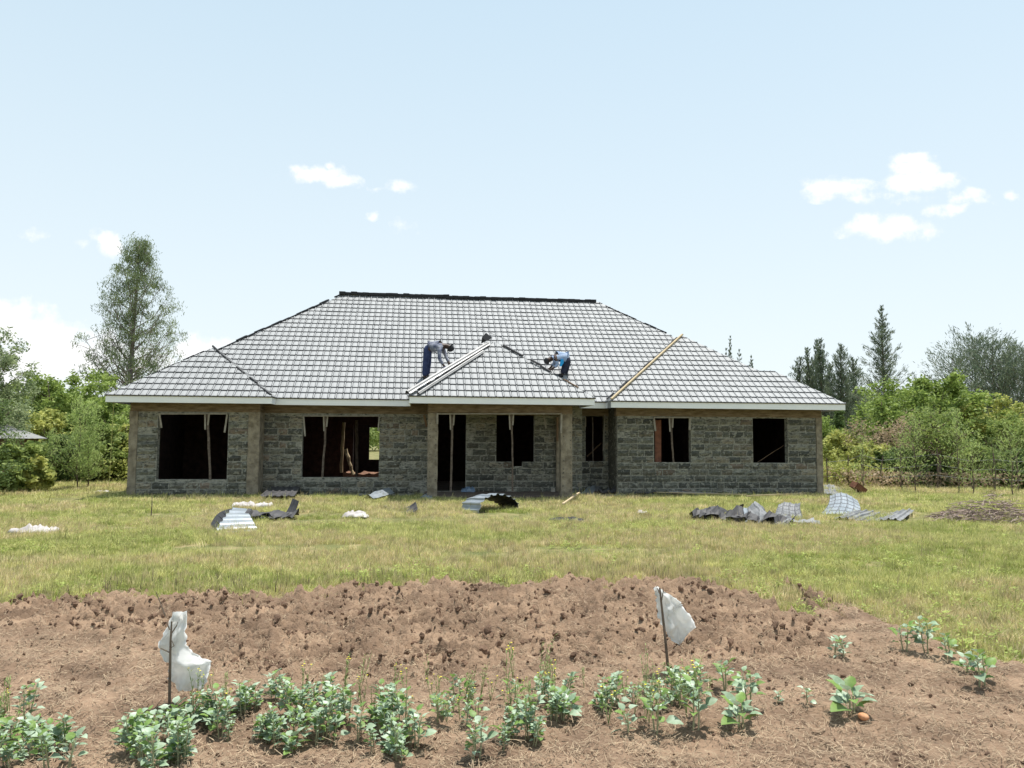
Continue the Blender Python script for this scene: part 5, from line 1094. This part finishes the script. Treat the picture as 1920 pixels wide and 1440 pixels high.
def worker(base, J, label, mt, ms, mh, hat=True, extra=None):
    e = empty('person', base, 0, label=label, cat='person'); j = {k: Vector(v) for k, v in J.items()}
    V_ = []; R_ = []; E_ = []
    def add(p, r, par=None):
        V_.append(p); R_.append(r)
        if par is not None: E_.append((par, len(V_)-1))
        return len(V_)-1
    pel = add(j['pelvis'], .13); sp = add(j['spine'], .115, pel); ch = add(j['chest'], .13, sp); nk = add(j['neck'], .06, ch); hd = add(j['head'], .088, nk); hd2 = add(j['head']+(j['head']-j['neck']).normalized()*.09, .075, hd)
    for s_ in 'LR':
        h = add(j['hip'+s_], .095, pel); k = add(j['knee'+s_], .062, h); a = add(j['ank'+s_], .045, k); t = add(j['toe'+s_], .04, a)
        sh_ = add(j['sho'+s_], .065, ch); el = add(j['elb'+s_], .045, sh_); wr_ = add(j['wri'+s_], .03, el); d = (j['wri'+s_]-j['elb'+s_]).normalized(); pm = add(j['wri'+s_]+d*.06, (.036, .018), wr_)
        sd = d.cross(Vector((0, 1, .2))).normalized(); dn = Vector((0, 0, -1))
        for f_ in range(4): # fingers curled over the work
            q = add(j['wri'+s_]+d*.10+sd*(.018*(f_-1.5)), .009, pm); q2 = add(V_[q]+d*.03+dn*.015, .0085, q); add(V_[q2]+d*.012+dn*.022, .007, q2)
        q = add(j['wri'+s_]+d*.04+sd*.035, .010, wr_); add(V_[q]+d*.035+sd*.012+dn*.01, .008, q)
    skin('body', V_, E_, R_, M['skin'], e, 0, 1)
    # trousers
    P_ = [j['pelvis']+(j['spine']-j['pelvis'])*.55, j['pelvis']]; ED = [(0, 1)]; RD = [.145, .155]
    for s_ in 'LR':
        b = len(P_); P_ += [j['hip'+s_], j['hip'+s_].lerp(j['knee'+s_], .5), j['knee'+s_], j['knee'+s_].lerp(j['ank'+s_], .6), j['ank'+s_]+Vector((0, 0, .02))]; ED += [(1, b), (b, b+1), (b+1, b+2), (b+2, b+3), (b+3, b+4)]; RD += [.125, .115, .098, .09, .085]
    skin('trousers', P_, ED, RD, mt, e, 1)
    P_ = [j['pelvis'].lerp(j['spine'], .45), j['spine'], j['chest'], j['chest'].lerp(j['neck'], .7)]; ED = [(0, 1), (1, 2), (2, 3)]; RD = [.165, .17, .19, .12]
    for s_ in 'LR':
        b = len(P_); P_ += [j['sho'+s_], j['sho'+s_].lerp(j['elb'+s_], .5), j['elb'+s_], j['elb'+s_].lerp(j['wri'+s_], .8)]; ED += [(2, b), (b, b+1), (b+1, b+2), (b+2, b+3)]; RD += [.08, .066, .056, .045]
    skin('shirt', P_, ED, RD, ms, e, 1)
    # head dress
    d = (j['head']-j['neck']).normalized(); c = j['head']+d*.05; bm = bmesh.new(); bmesh.ops.create_uvsphere(bm, u_segments=14, v_segments=8, radius=.108); q = d.to_track_quat('Z', 'Y')
    for v in list(bm.verts):
        if v.co.z < -.01: bm.verts.remove(v)
    if hat:
        ring = [v for v in bm.verts if abs(v.co.z) < .012]; 
        vsr = bmesh.ops.extrude_edge_only(bm, edges=[x for x in bm.edges if x.is_boundary])['geom']
        for v in [x for x in vsr if isinstance(x, bmesh.types.BMVert)]: v.co.x *= 1.25; v.co.y *= 1.25; v.co.z -= .012
    me = bpy.data.meshes.new('cap'); bm.to_mesh(me); bm.free(); o = link('cap' if hat else 'hair', me, e, mh, True); o.location = c; o.rotation_euler = q.to_euler()
    for s_ in 'LR':
        mb = MB(); a = j['ank'+s_]; t = j['toe'+s_]; mb.tube([a+Vector((0, 0, .01)), a+Vector((0, 0, -.04)), t+Vector((0, 0, -.0)), t+(t-a)*.25], [.05, .055, .05, .03], 8); mb.build('shoe', [M['black']], e, True)
    return e
def roofpt(u, v, pln):
    n = HM.to_3x3() @ pln['n']; o_ = HM @ pln['o']; d = Vector(ray(u, v)); c = Vector(CP); return c+d*((o_-c).dot(n)/d.dot(n))
# man at the new ridge cap, bent forward to the right (x right, y away, z up in the house frame)
f1 = roofpt(798, 712, main); dep1 = (np.array(f1)-CP) @ CF
def P1(u, v, dy=0, base=f1, dep=dep1): p = at(u, v, dep+dy); return p-base
navy = mat('navy_overalls', (.022, .033, .085), .9, (.04, .055, .13), 9); shirt1 = mat('faded_shirt', (.30, .31, .36), .9, (.05, .06, .11), 7); blue2 = mat('light_blue_shirt', (.20, .27, .40), .9, (.33, .40, .52), 7); dark2 = mat('dark_trousers', (.015, .018, .035), .9, (.03, .035, .06), 9)
w1 = worker(f1, dict(pelvis=P1(803, 652), spine=P1(815, 647, -.05), chest=P1(828, 648, -.12), neck=P1(838, 648, -.16), head=P1(842, 651, -.18), hipL=P1(802, 657, .10), hipR=P1(802, 658, -.12), kneeL=P1(803, 680, .14), kneeR=P1(798, 681, -.14), ankL=P1(800, 706, .16), ankR=P1(796, 708, -.14), toeL=P1(806, 709, .10), toeR=P1(802, 711, -.20),
       shoL=P1(830, 652, .10), shoR=P1(824, 655, -.30), elbL=P1(836, 668, .0), elbR=P1(824, 674, -.42), wriL=P1(842, 682, -.12), wriR=P1(833, 687, -.45)), 'worker in navy trousers bent over the new ridge cap on the porch roof', navy, shirt1, M['black'], True)
bib = MB()
f2 = roofpt(1057, 705, main); dep2 = (np.array(f2)-CP) @ CF
def P2(u, v, dy=0): return P1(u, v, dy, f2, dep2)
w2 = worker(f2, dict(pelvis=P2(1063, 671), spine=P2(1054, 666, -.05), chest=P2(1042, 668, -.12), neck=P2(1033, 673, -.16), head=P2(1029, 675, -.18), hipL=P2(1063, 676, -.10), hipR=P2(1064, 675, .12), kneeL=P2(1058, 690, -.16), kneeR=P2(1062, 690, .14), ankL=P2(1054, 702, -.12), ankR=P2(1058, 704, .14), toeL=P2(1049, 703, -.18), toeR=P2(1053, 706, .08),
       shoL=P2(1041, 673, -.30), shoR=P2(1040, 671, .08), elbL=P2(1046, 684, -.34), elbR=P2(1040, 681, .0), wriL=P2(1037, 690, -.36), wriR=P2(1033, 688, -.08)), 'worker in a light blue shirt crouching over the right hip of the porch roof', dark2, blue2, M['black'], False)
mb = MB(); a = P2(1055, 676, -.32)
for q in range(5):
    for s_ in range(3): pass
ov = [(1052, 673), (1057, 674), (1057, 680), (1053, 687), (1049, 687), (1050, 680)]
vs = [P2(u, v, -.33) for u, v in ov]+[P2(u, v, -.27) for u, v in ov]; mb.add(vs, [tuple(range(6)), tuple(range(11, 5, -1))]+[(i, (i+1) % 6, 6+(i+1) % 6, 6+i) for i in range(6)])
mb.build('blue_cloth', [mat('bright_blue_cloth', (.02, .30, .62), .8)], w2)
# round tool hanging over the cap by the first man
tl_ = f1+P1(836, 693, -1.0); bm = bmesh.new(); bmesh.ops.create_uvsphere(bm, u_segments=10, v_segments=7, radius=.09)
for v in bm.verts: v.co += Vector(mnoise.noise_vector(v.co*14))*.02; v.co.y *= .6
me = bpy.data.meshes.new('tool_bag'); bm.to_mesh(me); bm.free(); o = link('tool_bag', me, None, navy, True); o.location = tl_; tag(o, 'dark blue pouch on the ridge cap under the hands of the worker in navy', 'pouch')
